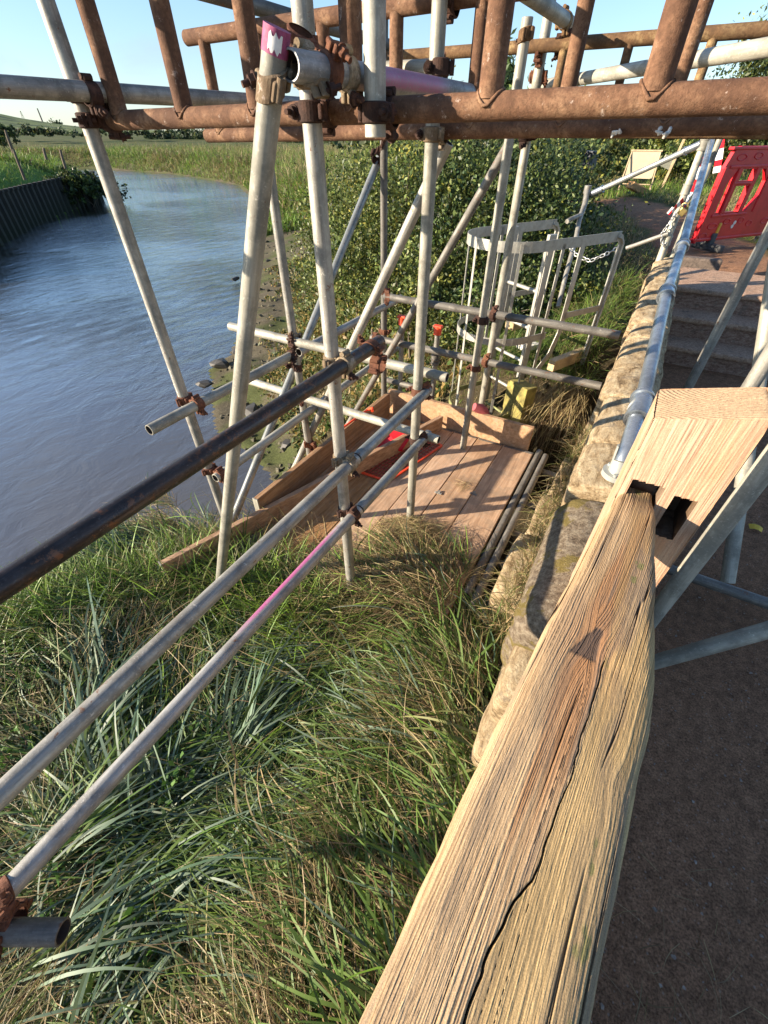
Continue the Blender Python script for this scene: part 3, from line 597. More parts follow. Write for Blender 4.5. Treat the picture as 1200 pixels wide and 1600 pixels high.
# ------------------------------------------------------------------ couplers
def coupler(pa, da, pb, db_, label, mat='rust_dark', flip=1, band=True):
    pa = Vector(pa); pb = Vector(pb); da = Vector(da).normalized(); db_ = Vector(db_).normalized()
    w = (pb-pa); gap = w.length; w = w.normalized() if gap > 1e-4 else da.orthogonal().normalized()
    root = empty('scaffold_coupler', (pa+pb)/2, label, 'coupler', 'scaffold couplers'); o = Vector(root.location)
    for p, d, ww, fl in ((pa, da, w, flip), (pb, db_, -w, -flip)):
        m = MB(); n = 24; s = d.cross(ww).normalized()*fl; Wd = random.uniform(.038, .048); vs = []
        for e in (-1, 1):
            for rad in (.0248, .0300):
                vs += [p-o+d*e*Wd/2*(1 if rad < .03 else .86)+(ww*math.cos(2*PI*k/n)+s*math.sin(2*PI*k/n))*rad for k in range(n)]
        fs = []
        for k in range(n):
            k2 = (k+1) % n; fs += [(k, k2, n+k2, n+k), (2*n+k, 3*n+k, 3*n+k2, 2*n+k2), (n+k, n+k2, 3*n+k2, 3*n+k)]
        m.add(vs, fs, False)
        R = Matrix((s, ww, d)).transposed()
        m.box(p-o+s*.035+ww*.002, (.024,.012,Wd*.86), R, .003); m.box(p-o+s*.035-ww*.013, (.026,.009,Wd*.7), R, .003)
        m.box(p-o-s*.034, (.012,.028,Wd*.7), R, .004); m.cyl(p-o-s*.038-d*Wd*.42, p-o-s*.038+d*Wd*.42, .0075, n=10)
        m.box(p-o+ww*.031, (.040,.012,Wd*.8), R, .004)
        m.build('clamp_band', M[mat], root)
        m = MB(); bc = p-o+s*.040; m.cyl(bc+ww*.02, bc-ww*.046, .0058, n=10); m.cyl(bc-ww*.020, bc-ww*.031, .0118, n=6, sm=False); m.cyl(bc-ww*.0175, bc-ww*.020, .0145, n=14)
        m.build('bolt', M['rust_dark' if mat != 'rust_red' else 'rust_red'], root)
UP, AC, AL = (0,0,1), (1,0,0), (0,1,0)
def at_x(x): return zb1(x)
coupler((-1.745,1.14,.083), UP, (-1.68,1.14,.083), AL, 'dark coupler joining the leftmost upright to the grey tube crossing the sky')
coupler((-1.745,1.14,at_x(-1.7)+.0), UP, (-1.715,YB1,at_x(-1.7)), AC, 'dark coupler holding the left end of the nearest rusty beam', flip=-1)
coupler((-.845,1.135,at_x(-.84)), UP, (-.845,YB1,at_x(-.84)), AC, 'rusty coupler below the open tube end, clamping the thick upright to the nearest beam', 'rust_dark')
coupler((-.845,1.135,.091), UP, (-.722,1.11,.091), AL, 'ochre coupler round the pink sprayed tube just behind its open end', 'cast_pale')
coupler((-.722,.985,.091), AL, dt-q*.075, q, 'cream coated coupler gripping the top of the pale raking tube', 'cast_pale', -1)
coupler((-.722,1.04,.091), AL, (-.79,1.05,.13), UP, 'ochre coupler with a big bolt between open tube end and thick upright', 'rust_red')
coupler((-.668,1.140,.03), UP, (-.668,YB1,.03), AC, 'dark coupler at the bottom of the short upright tube on the nearest beam', 'rust_dark', -1)
coupler((-.825,1.80,-.01), UP, (-.825,YB2,-.01), AC, 'whitish coupler on the pale upright under the middle beam', 'cast_pale')
coupler((-.825,1.80,.32), UP, (-.82,YB2,.29), AC, 'dark coupler high on the pale upright at the upper chord of the middle beam')
coupler((-.81,1.80,.15), UP, (-.87,1.935,.15), AC, 'coupler beside the short tube with the black hollow end')
coupler((-1.1,1.935,.155), AC, (-1.1,1.99,.13), UP, 'coupler clasping the short tube with the hollow end on its left', 'cast_pale')
coupler((-.828,2.725,.31), UP, (-.67,2.74,.345), AL, 'yellowed coupler on top of the slim upright under the sloping pale tube', 'rust_y')
coupler((-.82,3.02,.20), UP, (-.82,2.99,.27), AC, 'hanging rusty coupler on the farthest beam near the shrub spray', 'rust_red')
coupler((-.66,3.0,.345), AL, (-.72,2.96,.30), AC, 'rusty coupler at the lower end of the sloping pale tube', 'rust_dark')
coupler((-.845,1.135,-.58), UP, (-.79,1.135,-.58), AL, 'pale rusty coupler fixing the near black rail to the thick upright', 'cast_pale')
coupler((-.845,1.135,-.985), UP, (-.79,1.125,-.985), AL, 'pale coupler fixing the middle guard rail to the thick upright', 'cast_pale')
coupler((-.845,1.135,-1.265), UP, (-.79,1.125,-1.265), AL, 'dark coupler fixing the lowest guard rail to the thick upright', 'rust_dark')
coupler((-.79,e0-.06,-.58), AL, (-.79,e0-.02,-.66), AC, 'rusty coupler at the far tip of the near black guard rail', 'rust_red')
coupler((-.825,1.80,-.975), UP, (-.795,1.83,-.975), AL, 'coupler where the middle guard rail ends at the pale upright', 'rust_red')
coupler((-.825,1.80,-1.262), UP, (-.79,1.83,-1.262), AL, 'coupler where the lowest guard rail ends at the pale upright', 'rust_dark')
coupler((-1.745,1.14,-.955), UP, (-1.655,1.14,-.955), AL, 'bright orange rusty coupler at the river side end of the side rail', 'rust_red')
coupler((-1.745,1.14,-1.37), UP, (-1.655,1.14,-1.37), AL, 'small coupler low on the leftmost upright', 'rust_red')
coupler((-1.715,1.94,-.9), UP, (-1.66,YB2,-.895), AC, 'broad tan coupler on the upper cross tube over the river', 'cast_pale')
coupler((-1.655,YB2-.05,-.965), AL, (-1.655,YB2,-.90), AC, 'dark coupler hanging under the upper cross tube', 'rust_dark')
coupler((-1.715,1.94,-1.08), UP, (-1.76,1.93,-1.06), (0,.5,-.86), 'open jawed coupler holding the slanting brace to the upright by the toe board', 'rust_dark')
coupler((-1.715,1.94,-1.25), UP, (-1.66,YB2,-1.245), AC, 'rusty coupler on the lower cross tube at the upright by the toe board', 'rust_red')
coupler((-1.715,1.94,-1.64), UP, (-1.68,1.94,-1.66), AL, 'small rusty coupler at the top edge of the long left toe board', 'rust_red')
coupler((-.828,2.725,-.888), UP, (-.80,2.87,-.888), AC, 'dark coupler on the dull upper cross tube', 'rust_dark')
coupler((-.828,2.725,-1.2), UP, (-.80,2.87,-1.2), AC, 'rust red coupler on the dull lower cross tube', 'rust_red')
coupler((-1.715,3.03,-.9), UP, (-1.60,2.87,-.89), AC, 'small coupler on the corner upright at the upper cross tube', 'rust_red')
coupler((-1.715,3.03,-1.2), UP, (-1.70,2.87,-1.2), AC, 'small coupler on the corner upright at the lower cross tube', 'rust_red')
coupler((-1.715,3.03,-.06), UP, (-1.76,3.02,-.12), (0,-.6,-.8), 'coupler gripping the top of the slanting brace at the thin corner upright', 'rust_dark')
coupler((-1.715,3.03,.24), UP, (-1.66,2.96,.29), AC, 'dark coupler high up on the thin corner upright', 'rust_dark')
coupler((-.82,3.02,-.02), UP, (-.82,2.95,-.02), AC, 'dark coupler under the farthest beam on the upright with the maroon foot', 'rust_dark')
lq_ = hit(14,1440,Z=-1.31); coupler(lq_, ld_, (-.79, y_(14,1385,X=-.79)-.02, -1.25), AL, 'thick brown coupler at the left picture edge clasping the lowest rail', 'rust_red')
# flecks of sealant on the middle beam
for (px, py, n_, lab) in ((1038,207,9,'larger dab of cream sealant stuck to the middle rusty beam'), (962,208,4,'smaller dab of cream sealant stuck to the middle rusty beam')):
    m = MB(); c = hit(px, py, Y=YB2-.024)
    for k_ in range(n_):
        p = Vector((random.uniform(-.022, .022)*(n_/9), random.uniform(-.004, .002), random.uniform(-.007, .007))); m.path([p, p+Vector((random.uniform(-.008, .008), -.004, random.uniform(-.006, .006))), p+Vector((random.uniform(-.012, .012), -.006, random.uniform(-.008, .008)))], [.004, .006, .002], 6)
    tag(m.build('sealant_dab', M['dirtywhite'], loc=c), lab, 'sealant')
# ------------------------------------------------------------------ deck
def board(name, x0, x1, y0, y1, z, th, label, group, mat='board', skew=0):
    root = empty(name, ((x0+x1)/2, y0, z), label, 'scaffold board', group); w = x1-x0; L = y1-y0
    m = MB(); m.box((0, L/2, -th/2), (w-.005, L, th), bev=.004); m.build('plank', M[mat], root)
    for e in (0, L):
        m = MB(); m.box((0, e, -th/2), (w-.002, .004, th+.003)); m.box((0, e+(.012 if e == 0 else -.012), .0012), (w*.9, .022, .0016)); m.build('end_band', M['galv_dull'], root)
    return root
xs = [-.325, -.567, -.778, -.985, -1.21, -1.435, -1.66]
nm_ = ['beside the pair of edge tubes', 'second in from the edge tubes', 'third in from the edge tubes', 'under the orange mesh edge', 'under the orange mesh', 'next to the long left toe board']
for i in range(6):
    board('scaffold_board', xs[i+1], xs[i], 1.12+.05*(i % 2), 2.93 if i else 2.93, -1.85-.0015*(i % 2), .038, 'reddish tan plank of the deck, '+nm_[i], 'deck boards')
for (x, y, s) in ((-.555, 2.23, 'by the shadow bars'), (-.77, 2.12, 'beside the pale upright')):
    m = MB(); m.box((0,0,.002), (.05,.02,.003), bev=.001); m.box((.0,.012,.006), (.02,.022,.004), bev=.001); m.cyl((-.015,0,.002), (-.015,0,.008), .005, n=8)
    tag(m.build('board_clip', M['galv'], loc=(x, y, -1.848)), 'small metal clip on a board seam, '+s, 'clip', 'board clips')
def slab_between(name, a, b, h, th, label, mat='toeboard', down=None):
    """upright board whose top edge runs from a to b"""
    a = Vector(a); b = Vector(b); d = b-a; L = d.length; root = empty(name, a, label, 'toe board', 'toe boards')
    ux = d.normalized(); uy = Vector((0,0,1)).cross(ux).normalized(); uz = ux.cross(uy)
    R = Matrix((uy, ux, uz)).transposed()
    m = MB(); m.box(Vector(), (th, L, h), None, .004)
    vs = [R @ (Vector(v)+Vector((0, L/2, -h/2))) for v in m.v]; m.v = [tuple(v) for v in vs]
    o = mesh_obj('plank', [( (Vector(v)).x, (Vector(v)).y, (Vector(v)).z) for v in m.v], m.f, M[mat], root, smooth=False)
    m = MB(); m.box((0,0,0), (th+.004, .006, h+.004)); m.v = [tuple(R @ (Vector(v)+Vector((0, -.002, -h/2)))) for v in m.v]; m.build('end_band', M['galv_pale'], root)
    return root
pa = hit(388,782,Z=-1.655); pb = (-1.60,2.90,-1.645)
slab_between('toe_board', (-1.635,1.30,-1.655), pb, .215, .036, 'long toe board on edge at the left of the deck, above the muddy shore')
slab_between('toe_board', (-1.62,2.955,-1.638), (-.375,2.965,-1.655), .215, .036, 'toe board across the far end of the deck, in front of the ladder cage', 'board')
b1 = hit(250,880,Z=-1.725); b2 = hit(690,650,Z=-1.725)
slab_between('toe_board', (b1.x, b1.y, -1.725), (b2.x, b2.y, -1.722), .126, .036, 'toe board set at a slant across the deck from the grass to the far end')
m = MB(); m.box((0,0,0), (.5,.10,.06), Matrix.Rotation(.25, 3, 'Z'), .005); m.box((.02,-.08,-.10), (.09,.07,.2), Matrix.Rotation(.25, 3, 'Z'), .004)
tag(m.build('timber_bearer', M['bearer'], loc=(-1.16,1.15,-1.93)), 'pale timber bearer ends poking out of the grass under the boards', 'timber')
# orange hatch: mesh panel, upstand, red lid
root = empty('deck_hatch', (-1.2,2.2,-1.846), 'orange plastic deck hatch with mesh panel, red lid and handles between the toe boards', 'hatch'); o = Vector(root.location)
hc = [hit(562,738,Z=-1.843), hit(606,753,Z=-1.843), hit(690,697,Z=-1.843), hit(648,676,Z=-1.843)]
m = MB()
for i in range(4): a, b = hc[i]-o, hc[(i+1)%4]-o; d = (b-a).normalized(); s = Vector((-d.y, d.x, 0)); m.add([a-s*.008, b-s*.008, b+s*.008, a+s*.008, a-s*.008+Vector((0,0,.01)), b-s*.008+Vector((0,0,.01)), b+s*.008+Vector((0,0,.01)), a+s*.008+Vector((0,0,.01))], [(0,1,2,3),(7,6,5,4),(0,4,5,1),(1,5,6,2),(2,6,7,3),(3,7,4,0)])
m.build('frame', M['orange'], root)
m = MB()
for i in range(1, 17):
    a = hc[0].lerp(hc[3], i/17)-o; b = hc[1].lerp(hc[2], i/17)-o; m.path([a+Vector((0,0,.004)), b+Vector((0,0,.004))], .0042, 5)
for i in range(1, 9):
    a = hc[0].lerp(hc[1], i/9)-o; b = hc[3].lerp(hc[2], i/9)-o; m.path([a+Vector((0,0,.004)), b+Vector((0,0,.004))], .0042, 5)
m.build('mesh_panel', solid('mesh_orange', (.30,.045,.025), .6), root)
m = MB(); lz = -1.62; L4 = [hit(583,700,Z=-1.83), hit(628,702,Z=-1.80), hit(645,674,Z=-1.70), hit(607,672,Z=-1.70)]
m.add([p-o for p in L4]+[p-o-Vector((0,0,.02)) for p in L4], [(0,1,2,3),(7,6,5,4),(0,4,5,1),(1,5,6,2),(2,6,7,3),(3,7,4,0)])
m.build('lid', M['red'], root)
m = MB(); fx = -1.605
f1 = hit(536,668,X=fx); f2 = hit(575,640,X=fx); f3 = hit(576,676,X=fx); f4 = hit(537,700,X=fx)
m.path([f4-o, f1-o, f2-o, f3-o], .009, 6); m.path([(f4+f1)/2-o+Vector((0,0,.045)), (f3+f2)/2-o+Vector((0,0,.045))], .008, 6); m.path([f2-o, f2-o+Vector((.05,-.01,.03)), f2-o+Vector((.07,-.05,.03))], .012, 6); m.build('hinge_frame', M['orange'], root)
# hay on the boards
def hay(name, cx, cy, cz, rx, ry, rz, n, label, w=.003):
    a = RG.uniform(0, 2*PI, n); r = np.sqrt(RG.random(n)); x = cx+rx*r*np.cos(a); y = cy+ry*r*np.sin(a); z = cz+rz*(1-r**2)*RG.random(n)
    az = RG.normal(.4, .8, n); v, f, c = blades(np.stack([x-.06*np.cos(az), y-.06*np.sin(az), z], -1), az, RG.normal(.15, .2, n), RG.uniform(.08, .22, n), RG.uniform(w*.5, w, n), RG.uniform(.0, .8, n), pick(n, {'straw': .7, 'olive': .15, 'brown': .15}), 4)
    v[:, 2] = np.maximum(v[:, 2], cz+.002)
    return tag(mesh_obj(name, v-np.array([cx, cy, cz]), f, M['blade'], cols=c, loc=(cx, cy, cz)), label, 'hay', None, 'stuff')
hp = hit(640,838,Z=-1.84); hay('hay', hp.x, hp.y, -1.85, .22, .17, .09, 1100, 'heap of dry cut grass around the foot of the pale upright')
hp = hit(660,868,Z=-1.84); hay('hay', hp.x, hp.y, -1.85, .38, .14, .03, 700, 'loose dry cut grass along the near end of the deck')
hp = hit(727,757,Z=-1.84); hay('hay', hp.x, hp.y, -1.85, .05, .04, .01, 40, 'tiny scatter of hay on the middle of the deck', .002)
# ------------------------------------------------------------------ oak handrail (foreground)
ZR = -.50
Lp = [hit(*p, Z=ZR) for p in ((555,1600),(618,1470),(655,1385),(720,1250),(800,1090),(862,962),(900,893),(930,836),(962,782))]
Rp = [hit(*p, Z=ZR) for p in ((925,1600),(948,1500),(975,1390),(1003,1250),(1022,1150),(1031,1060),(1030,985),(1026,900),(1024,830),(1026,785))]
Kp = [hit(*p, Z=ZR) for p in ((730,1589),(767,1487),(805,1410),(833,1377),(863,1290),(892,1222),(910,1150),(929,1096),(944,1033))]
def prof(pts): a = np.array([[p.y, p.x] for p in pts]); a = a[np.argsort(a[:, 0])]; return a[:, 0], a[:, 1]
ly, lx = prof(Lp); ry, rx = prof(Rp); ky, kx = prof(Kp)
YE = .80
ys = np.concatenate([np.linspace(-1.2, -.12, 90)[:-1], np.linspace(-.12, YE, 700)]); ns = 340
def wob(y, s, a): return a*(vnoise(y*9, y*0+s, 77+s)-.5)+a*.35*(vnoise(y*31, y*0+s, 87+s)-.5)
xl = np.interp(ys, ly, lx)+wob(ys, 1, .006); xr = np.interp(ys, ry, rx)+wob(ys, 2, .007)
tip = sstep(.66, YE, ys)
xl = xl+(np.interp(YE-.02, ry, rx)-.052-xl)*sstep(.70, YE, ys)*.8
xk = np.interp(ys, ky, kx); mk = sstep(ky[0]-.35, ky[0]-.1, ys)*sstep(ky[-1]+.012, ky[-1]-.012, ys)
xk = xk+.0022*(vnoise(ys*26, ys*0, 91)-.5)+.0018*(vnoise(ys*110, ys*0, 92)-.5)
T = np.linspace(0, 1, ns); Yg = np.repeat(ys[:, None], ns, 1); Xg = xl[:, None]+(xr-xl)[:, None]*T[None, :]
# grain coordinate: follows the edges, distorted by slow noise and by the knot
xls = np.interp(ys, ly, lx); xls = np.polyval(np.polyfit(ys[89:], xls[89:], 3), np.clip(ys, -.1, .8)); gc = Xg-xls[:, None]*.85+.004*(fbm(Yg*1.6, Xg*5, 101)-.5)+.0008*(fbm(Yg*8, Xg*22, 105)-.5)
kn = hit(925,1003,Z=ZR); dk = np.hypot((Xg-kn.x)*2.1, (Yg-kn.y)); gc = gc+.010*np.exp(-(dk/.05)**2)*np.sign(Xg-kn.x)
kn2 = hit(955,1215,Z=ZR); dk2 = np.hypot((Xg-kn2.x)*2.5, Yg-kn2.y); gc = gc+.006*np.exp(-(dk2/.03)**2)
right = sstep(-.004, .004, Xg-xk[:, None]); 
r1 = vnoise(gc*950, Yg*5.0, 111); r2 = vnoise(gc*1900, Yg*11, 112); r3 = vnoise(gc*330, Yg*2.0, 113); r4 = fbm(gc*1500, Yg*45, 114, 2)
ridge = (.60*np.abs(r1-.5)*2+.35*r2+.16*r3)*(1-.35*right)+.14*r4
chk = 1-np.abs(vnoise(gc*190+7, Yg*1.1, 131)-.5)*2; check = sstep(.955, 1.0, chk)*sstep(.35, .6, vnoise(gc*60, Yg*4, 132))
w_k = (.0003+.0008*vnoise(ys*14, ys*0, 121))[:, None]*mk[:, None]; dxk = np.abs(Xg-xk[:, None])
crack = np.where(w_k > .0003, np.exp(-(dxk/np.maximum(w_k, 1e-4))**4), 0)
Wd = (xr-xl)[:, None]; s_ = T[None, :]
cross = -.008*(np.abs(s_*2-1)**9)-.003*np.clip(s_-.7, 0, 1)*(1+0*Yg)
side = .0012*right*mk[:, None]
knot = np.exp(-((np.maximum(np.abs(Xg-kn.x-.25*(Yg-kn.y))-.0085+.22*(Yg-kn.y)+.004*(fbm(Yg*90, Xg*90, 133)-.5), 0))/.002)**2)*np.exp(-(np.maximum(np.abs(Yg-kn.y)-.024, 0)/.004)**2)
Zg = ZR+.00115*ridge+.0006*(fbm(Xg*900, Yg*120, 119, 2)-.5)-.010*crack-.004*check+cross-side-.0012*knot+.006*(fbm(Yg*3, Xg*9, 141)-.5)
step = sstep(.385, .388, Yg+.15*(Xg-.08))*(Xg < xk[:, None]); 
Zg = Zg-(.02*tip**2)[:, None]
# colours
tan = np.array([.40,.245,.12]); pale = np.array([.60,.43,.245]); yel = np.array([.54,.37,.165]); org = np.array([.33,.15,.06]); gry = np.array([.17,.125,.085])
b = sstep(.2, .75, ridge)[..., None]; b = .5+(b-.5)*.55+.5*(fbm(gc*25, Yg*3, 157)[..., None]-.47); C = tan*(1-b)+pale*b
br = fbm(gc*40, Yg*2.5, 151)[..., None]; C = C+(org-C)*sstep(.46, .62, br)*.7
yy = (right*sstep(.55, .3, Yg)+.35*right)[..., None]; C = C+(yel*(.8+.5*b)-C)*np.clip(yy, 0, .85)
C = C*.93*(1-.30*sstep(.5, .8, 1-ridge/np.maximum(ridge.max(), 1e-6))[..., None])
C = C+(gry*1.3-C)*(sstep(.55, .68, fbm(gc*70+3, Yg*7, 161))*.6)[..., None]; C = C+(gry*1.1-C)*(sstep(.54, .62, fbm(Xg*30, Yg*9, 163))*.35)[..., None]
C = C+(np.array([.045,.03,.022])-C)*np.clip(crack*1.0+check*.8, 0, 1)[..., None]
C = C+(np.array([.13,.14,.045])-C)*(sstep(.68, .74, fbm(Xg*60, Yg*30, 171))*right)[..., None]*.7
halo = np.exp(-(dk/.075)**2)[..., None]; C = C+(org*1.15-C)*halo*.45
C = C+(np.array([.10,.068,.05])*(.5+1.0*ridge[..., None])-C)*(knot*.92)[..., None]
C = C*RG.uniform(.93, 1.07, C.shape[:2])[..., None]
# close the section: sides and underside
nb = 34; Vt = []; Ct = []
q = np.linspace(0, 1, nb+2)[1:-1]
hh = .085
Vb = []; Cb = []
ang = q*PI; hx = (xr-xl)/2; cx = (xr+xl)/2; cosn = np.cos(ang)
Xb = cx[:, None]+hx[:, None]*np.sign(cosn)*np.abs(cosn)**.35; depth = hh*np.sin(ang)**.4*(1-.35*tip[:, None])
nz = .004*(vnoise(np.repeat(ys[:, None], nb, 1)*5, q[None, :]*60, 181)-.5)
Xb = Xb+nz; Zb = ZR-.012-depth-(.02*tip**2)[:, None]; Yb = np.repeat(ys[:, None], nb, 1)
cb = np.array([.36,.26,.15])*(.6+.8*vnoise(q[None, :]*200, Yb*4, 191))[..., None]
VX = np.concatenate([Xg, Xb], 1); VY = np.concatenate([Yg, Yb], 1); VZ = np.concatenate([Zg, Zb], 1); CC = np.concatenate([C, cb], 1)
GG = np.stack([VX, VY, VZ], -1); g0 = np.repeat(GG[:1].mean(1, keepdims=True), ns+nb, 1); g1 = np.repeat(GG[-1:].mean(1, keepdims=True), ns+nb, 1)
GG = np.concatenate([g0, GG, g1]); CC = np.concatenate([CC[:1], CC, CC[-1:]*.7]); m_ = ns+nb; n_ = len(GG); idx = np.arange(n_*m_).reshape(n_, m_); nx = np.roll(idx, -1, 1)
Fq = np.stack([idx[:-1], idx[1:], nx[1:], nx[:-1]], -1).reshape(-1, 4); Vv = GG.reshape(-1, 3); cl = np.clip(CC, .01, .9).reshape(-1, 3)
o = mesh_obj('oak_handrail', Vv, Fq, M['oak'], cols=cl)
tag(o, 'weathered cleft oak handrail in the foreground, split along its length and tenoned into the post', 'handrail')
# ------------------------------------------------------------------ oak post with mortise
PX0, PX1, PY0, PY1 = .085, .236, .768, .893
root = empty('oak_post', ((PX0+PX1)/2, (PY0+PY1)/2, -1.6), 'square weathered oak post with an empty mortise hole, carrying the foreground handrail', 'post'); o0 = np.array(root.location)
def ztop(x): return -.358+.040*(x-PX0)/(PX1-PX0)
zr = np.concatenate([np.linspace(-1.62, -.85, 40)[:-1], np.linspace(-.85, 0, 300)])   # 0 = top (relative)
per = []; nf = 130; nsd = 60; rc = .004
def line(a, b, n): return [(a[0]+(b[0]-a[0])*i/n, a[1]+(b[1]-a[1])*i/n) for i in range(n)]
per = line((PX0, PY0), (PX1, PY0), nf)+line((PX1, PY0), (PX1, PY1), nsd)+line((PX1, PY1), (PX0, PY1), nsd)+line((PX0, PY1), (PX0, PY0), nsd)
per = np.array(per); np_ = len(per); nrm = np.zeros((np_, 2)); nrm[:nf] = (0,-1); nrm[nf:nf+nsd] = (1,0); nrm[nf+nsd:nf+2*nsd] = (0,1); nrm[nf+2*nsd:] = (-1,0)
sl = np.cumsum(np.r_[0, np.hypot(*np.diff(per, axis=0).T)])
Zr = np.repeat(np.linspace(0, 1, 420)[:, None], np_, 1)**1.0
S = np.repeat(sl[None, :], 420, 0); tz = np.repeat(ztop(per[:, 0])[None, :], 420, 0)
Zp = -1.62+(tz+1.62)*(1-(1-Zr)**1.0)
Zabs = Zp
g = S+.012*(fbm(S*8, Zabs*1.3, 201)-.5)+.02*(Zabs+.4)*(fbm(S*5, Zabs*.8, 202)-.3)*.6
a1 = vnoise(g*560, Zabs*8, 203); a2 = vnoise(g*1100, Zabs*19, 204); a3 = vnoise(g*110, Zabs*2.2, 205); a4 = fbm(g*900, Zabs*60, 206, 2)
rd = .5*np.abs(a1-.5)*2+.35*a2+.2*a3+.25*a4
dsp = .0022*(rd-.5)
edge = np.minimum.reduce([np.abs(per[:, 0]-PX0)+np.abs(per[:, 1]-PY0), np.abs(per[:, 0]-PX1)+np.abs(per[:, 1]-PY0), np.abs(per[:, 0]-PX1)+np.abs(per[:, 1]-PY1), np.abs(per[:, 0]-PX0)+np.abs(per[:, 1]-PY1)])
corner = .004*np.exp(-edge/.004)
Px = per[None, :, 0]+nrm[None, :, 0]*(dsp-corner); Py = per[None, :, 1]+nrm[None, :, 1]*(dsp-corner)
Cp = np.array([.35,.205,.125])*(1-sstep(.2,.8,rd))[..., None]+np.array([.48,.33,.22])*sstep(.2,.8,rd)[..., None]
Cp = Cp+(np.array([.42,.23,.12])-Cp)*(sstep(.5,.65,fbm(g*30, Zabs*2.5, 207))*.6)[..., None]
Cp = Cp*(1-.35*sstep(.62,.95,1-rd)[..., None])*RG.uniform(.93,1.07,Cp.shape[:2])[..., None]
# mortise hole in the front face
HX0, HX1, HZ0, HZ1 = .171, .209, -.590, -.492
KX0, KX1, KZ0, KZ1 = .098, .152, -.60, -.482
inh = (per[None, :, 0] > HX0) & (per[None, :, 0] < HX1) & (np.arange(np_)[None, :] < nf) & (Zabs < HZ1) & (Zabs > HZ0)
inh |= (per[None, :, 0] > KX0) & (per[None, :, 0] < KX1) & (np.arange(np_)[None, :] < nf) & (Zabs < KZ1) & (Zabs > KZ0)
idx = np.arange(420*np_).reshape(420, np_); nxt = np.roll(idx, -1, 1)
quads = np.stack([idx[:-1], nxt[:-1], nxt[1:], idx[1:]], -1); keep = ~(inh[:-1]); quads = quads[keep]
mesh_obj('shaft', np.stack([Px-o0[0], Py-o0[1], Zabs-o0[2]], -1).reshape(-1, 3), quads.reshape(-1, 4), M['oak'], root, cols=np.clip(Cp, .02, .9).reshape(-1, 3))
# end grain
nx_, ny_ = 110, 80; gx_, gy_ = np.meshgrid(np.linspace(PX0+.001, PX1-.001, nx_), np.linspace(PY0+.001, PY1-.001, ny_))
dd_ = np.hypot(gx_-(PX1-.02), (gy_-(PY1+.03))*1.1)+.004*(fbm(gx_*30, gy_*30, 211)-.5); rg = np.abs((dd_*150+.5*fbm(gx_*60, gy_*60, 213)) % 1-.5)*2
rg = .75*rg+.35*vnoise(gx_*500, gy_*500, 212)-.05; ef = np.minimum.reduce([gx_-PX0, PX1-gx_, gy_-PY0, PY1-gy_])
zt = ztop(gx_)+.003*(rg-.5)-.004*np.exp(-ef/.003)
ce = np.array([.20,.12,.07])*(1-rg[..., None])+np.array([.50,.37,.23])*rg[..., None]
idx = np.arange(nx_*ny_).reshape(ny_, nx_); q4 = np.stack([idx[:-1,:-1], idx[:-1,1:], idx[1:,1:], idx[1:,:-1]], -1).reshape(-1, 4)
mesh_obj('end_grain', np.stack([gx_-o0[0], gy_-o0[1], zt-o0[2]], -1).reshape(-1, 3), q4, M['oak'], root, cols=np.clip(ce, .02, .9).reshape(-1, 3))
def inner(x0, x1, z0, z1, y0, y1):
    P = [(x0,y0,z0),(x1,y0,z0),(x1,y0,z1),(x0,y0,z1),(x0,y1,z0),(x1,y1,z0),(x1,y1,z1),(x0,y1,z1)]
    return [(p[0]-o0[0], p[1]-o0[1], p[2]-o0[2]) for p in P], [(0,1,5,4),(1,2,6,5),(2,3,7,6),(3,0,4,7),(4,5,6,7)]
v, f = inner(HX0-.001, HX1+.001, HZ0-.003, HZ1+.003, PY0-.0005, PY1-.02)
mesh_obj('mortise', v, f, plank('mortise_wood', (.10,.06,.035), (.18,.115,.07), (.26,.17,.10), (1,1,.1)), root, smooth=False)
v, f = inner(KX0-.001, KX1+.001, KZ0-.003, KZ1+.003, PY0-.0005, PY0+.06)
mesh_obj('mortise', v, f, bpy.data.materials['mortise_wood'], root, smooth=False)
# ------------------------------------------------------------------ stone wall
def rough_block(mb_v, mb_f, x0, x1, y0, y1, z0, z1, seed, crown=.02, amp=.02, nseg=16, sl=0.0, rf=.38):
    """one hewn stone with a crowned top"""
    bm = bmesh.new(); bmesh.ops.create_cube(bm, size=2); bmesh.ops.subdivide_edges(bm, edges=bm.edges[:], cuts=nseg, use_grid_fill=True)
    P = np.array([v.co[:] for v in bm.verts]); Fs = [[v.index for v in f.verts] for f in bm.faces]; bm.free()
    S = P.copy(); r = np.abs(P)
    sx, sy, sz = (x1-x0)/2, (y1-y0)/2, (z1-z0)/2
    k_ = .0
    Q = np.stack([S[:, 0]*sx, S[:, 1]*sy, S[:, 2]*sz], -1)
    rad = min(sx, sy, sz)*rf; inner_ = np.clip(Q, -np.array([sx, sy, sz])+rad, np.array([sx, sy, sz])-rad); d = Q-inner_; ln = np.linalg.norm(d, axis=1)[:, None]
    Q = inner_+d/np.maximum(ln, 1e-9)*np.minimum(ln, rad); 
    nrm_ = d/np.maximum(ln, 1e-9)
    Q[:, 2] += crown*(1-S[:, 0]**2)*(S[:, 2] > 0)+sl*S[:, 1]
    nz_ = fbm(Q[:, 0]*7+seed*3.7+Q[:, 2]*5, Q[:, 1]*7+seed*1.3+Q[:, 2]*4, 301+seed, 4)-.47
    n2_ = fbm(Q[:, 0]*26+seed+Q[:, 2]*20, Q[:, 1]*26+Q[:, 2]*17, 331, 3)-.44
    Q = Q+nrm_*(amp*1.6*nz_+amp*.6*n2_)[:, None]
    c = np.array([(x0+x1)/2, (y0+y1)/2, (z0+z1)/2]); k0 = len(mb_v); mb_v.extend((Q+c).tolist()); mb_f.extend([[i+k0 for i in f] for f in Fs])
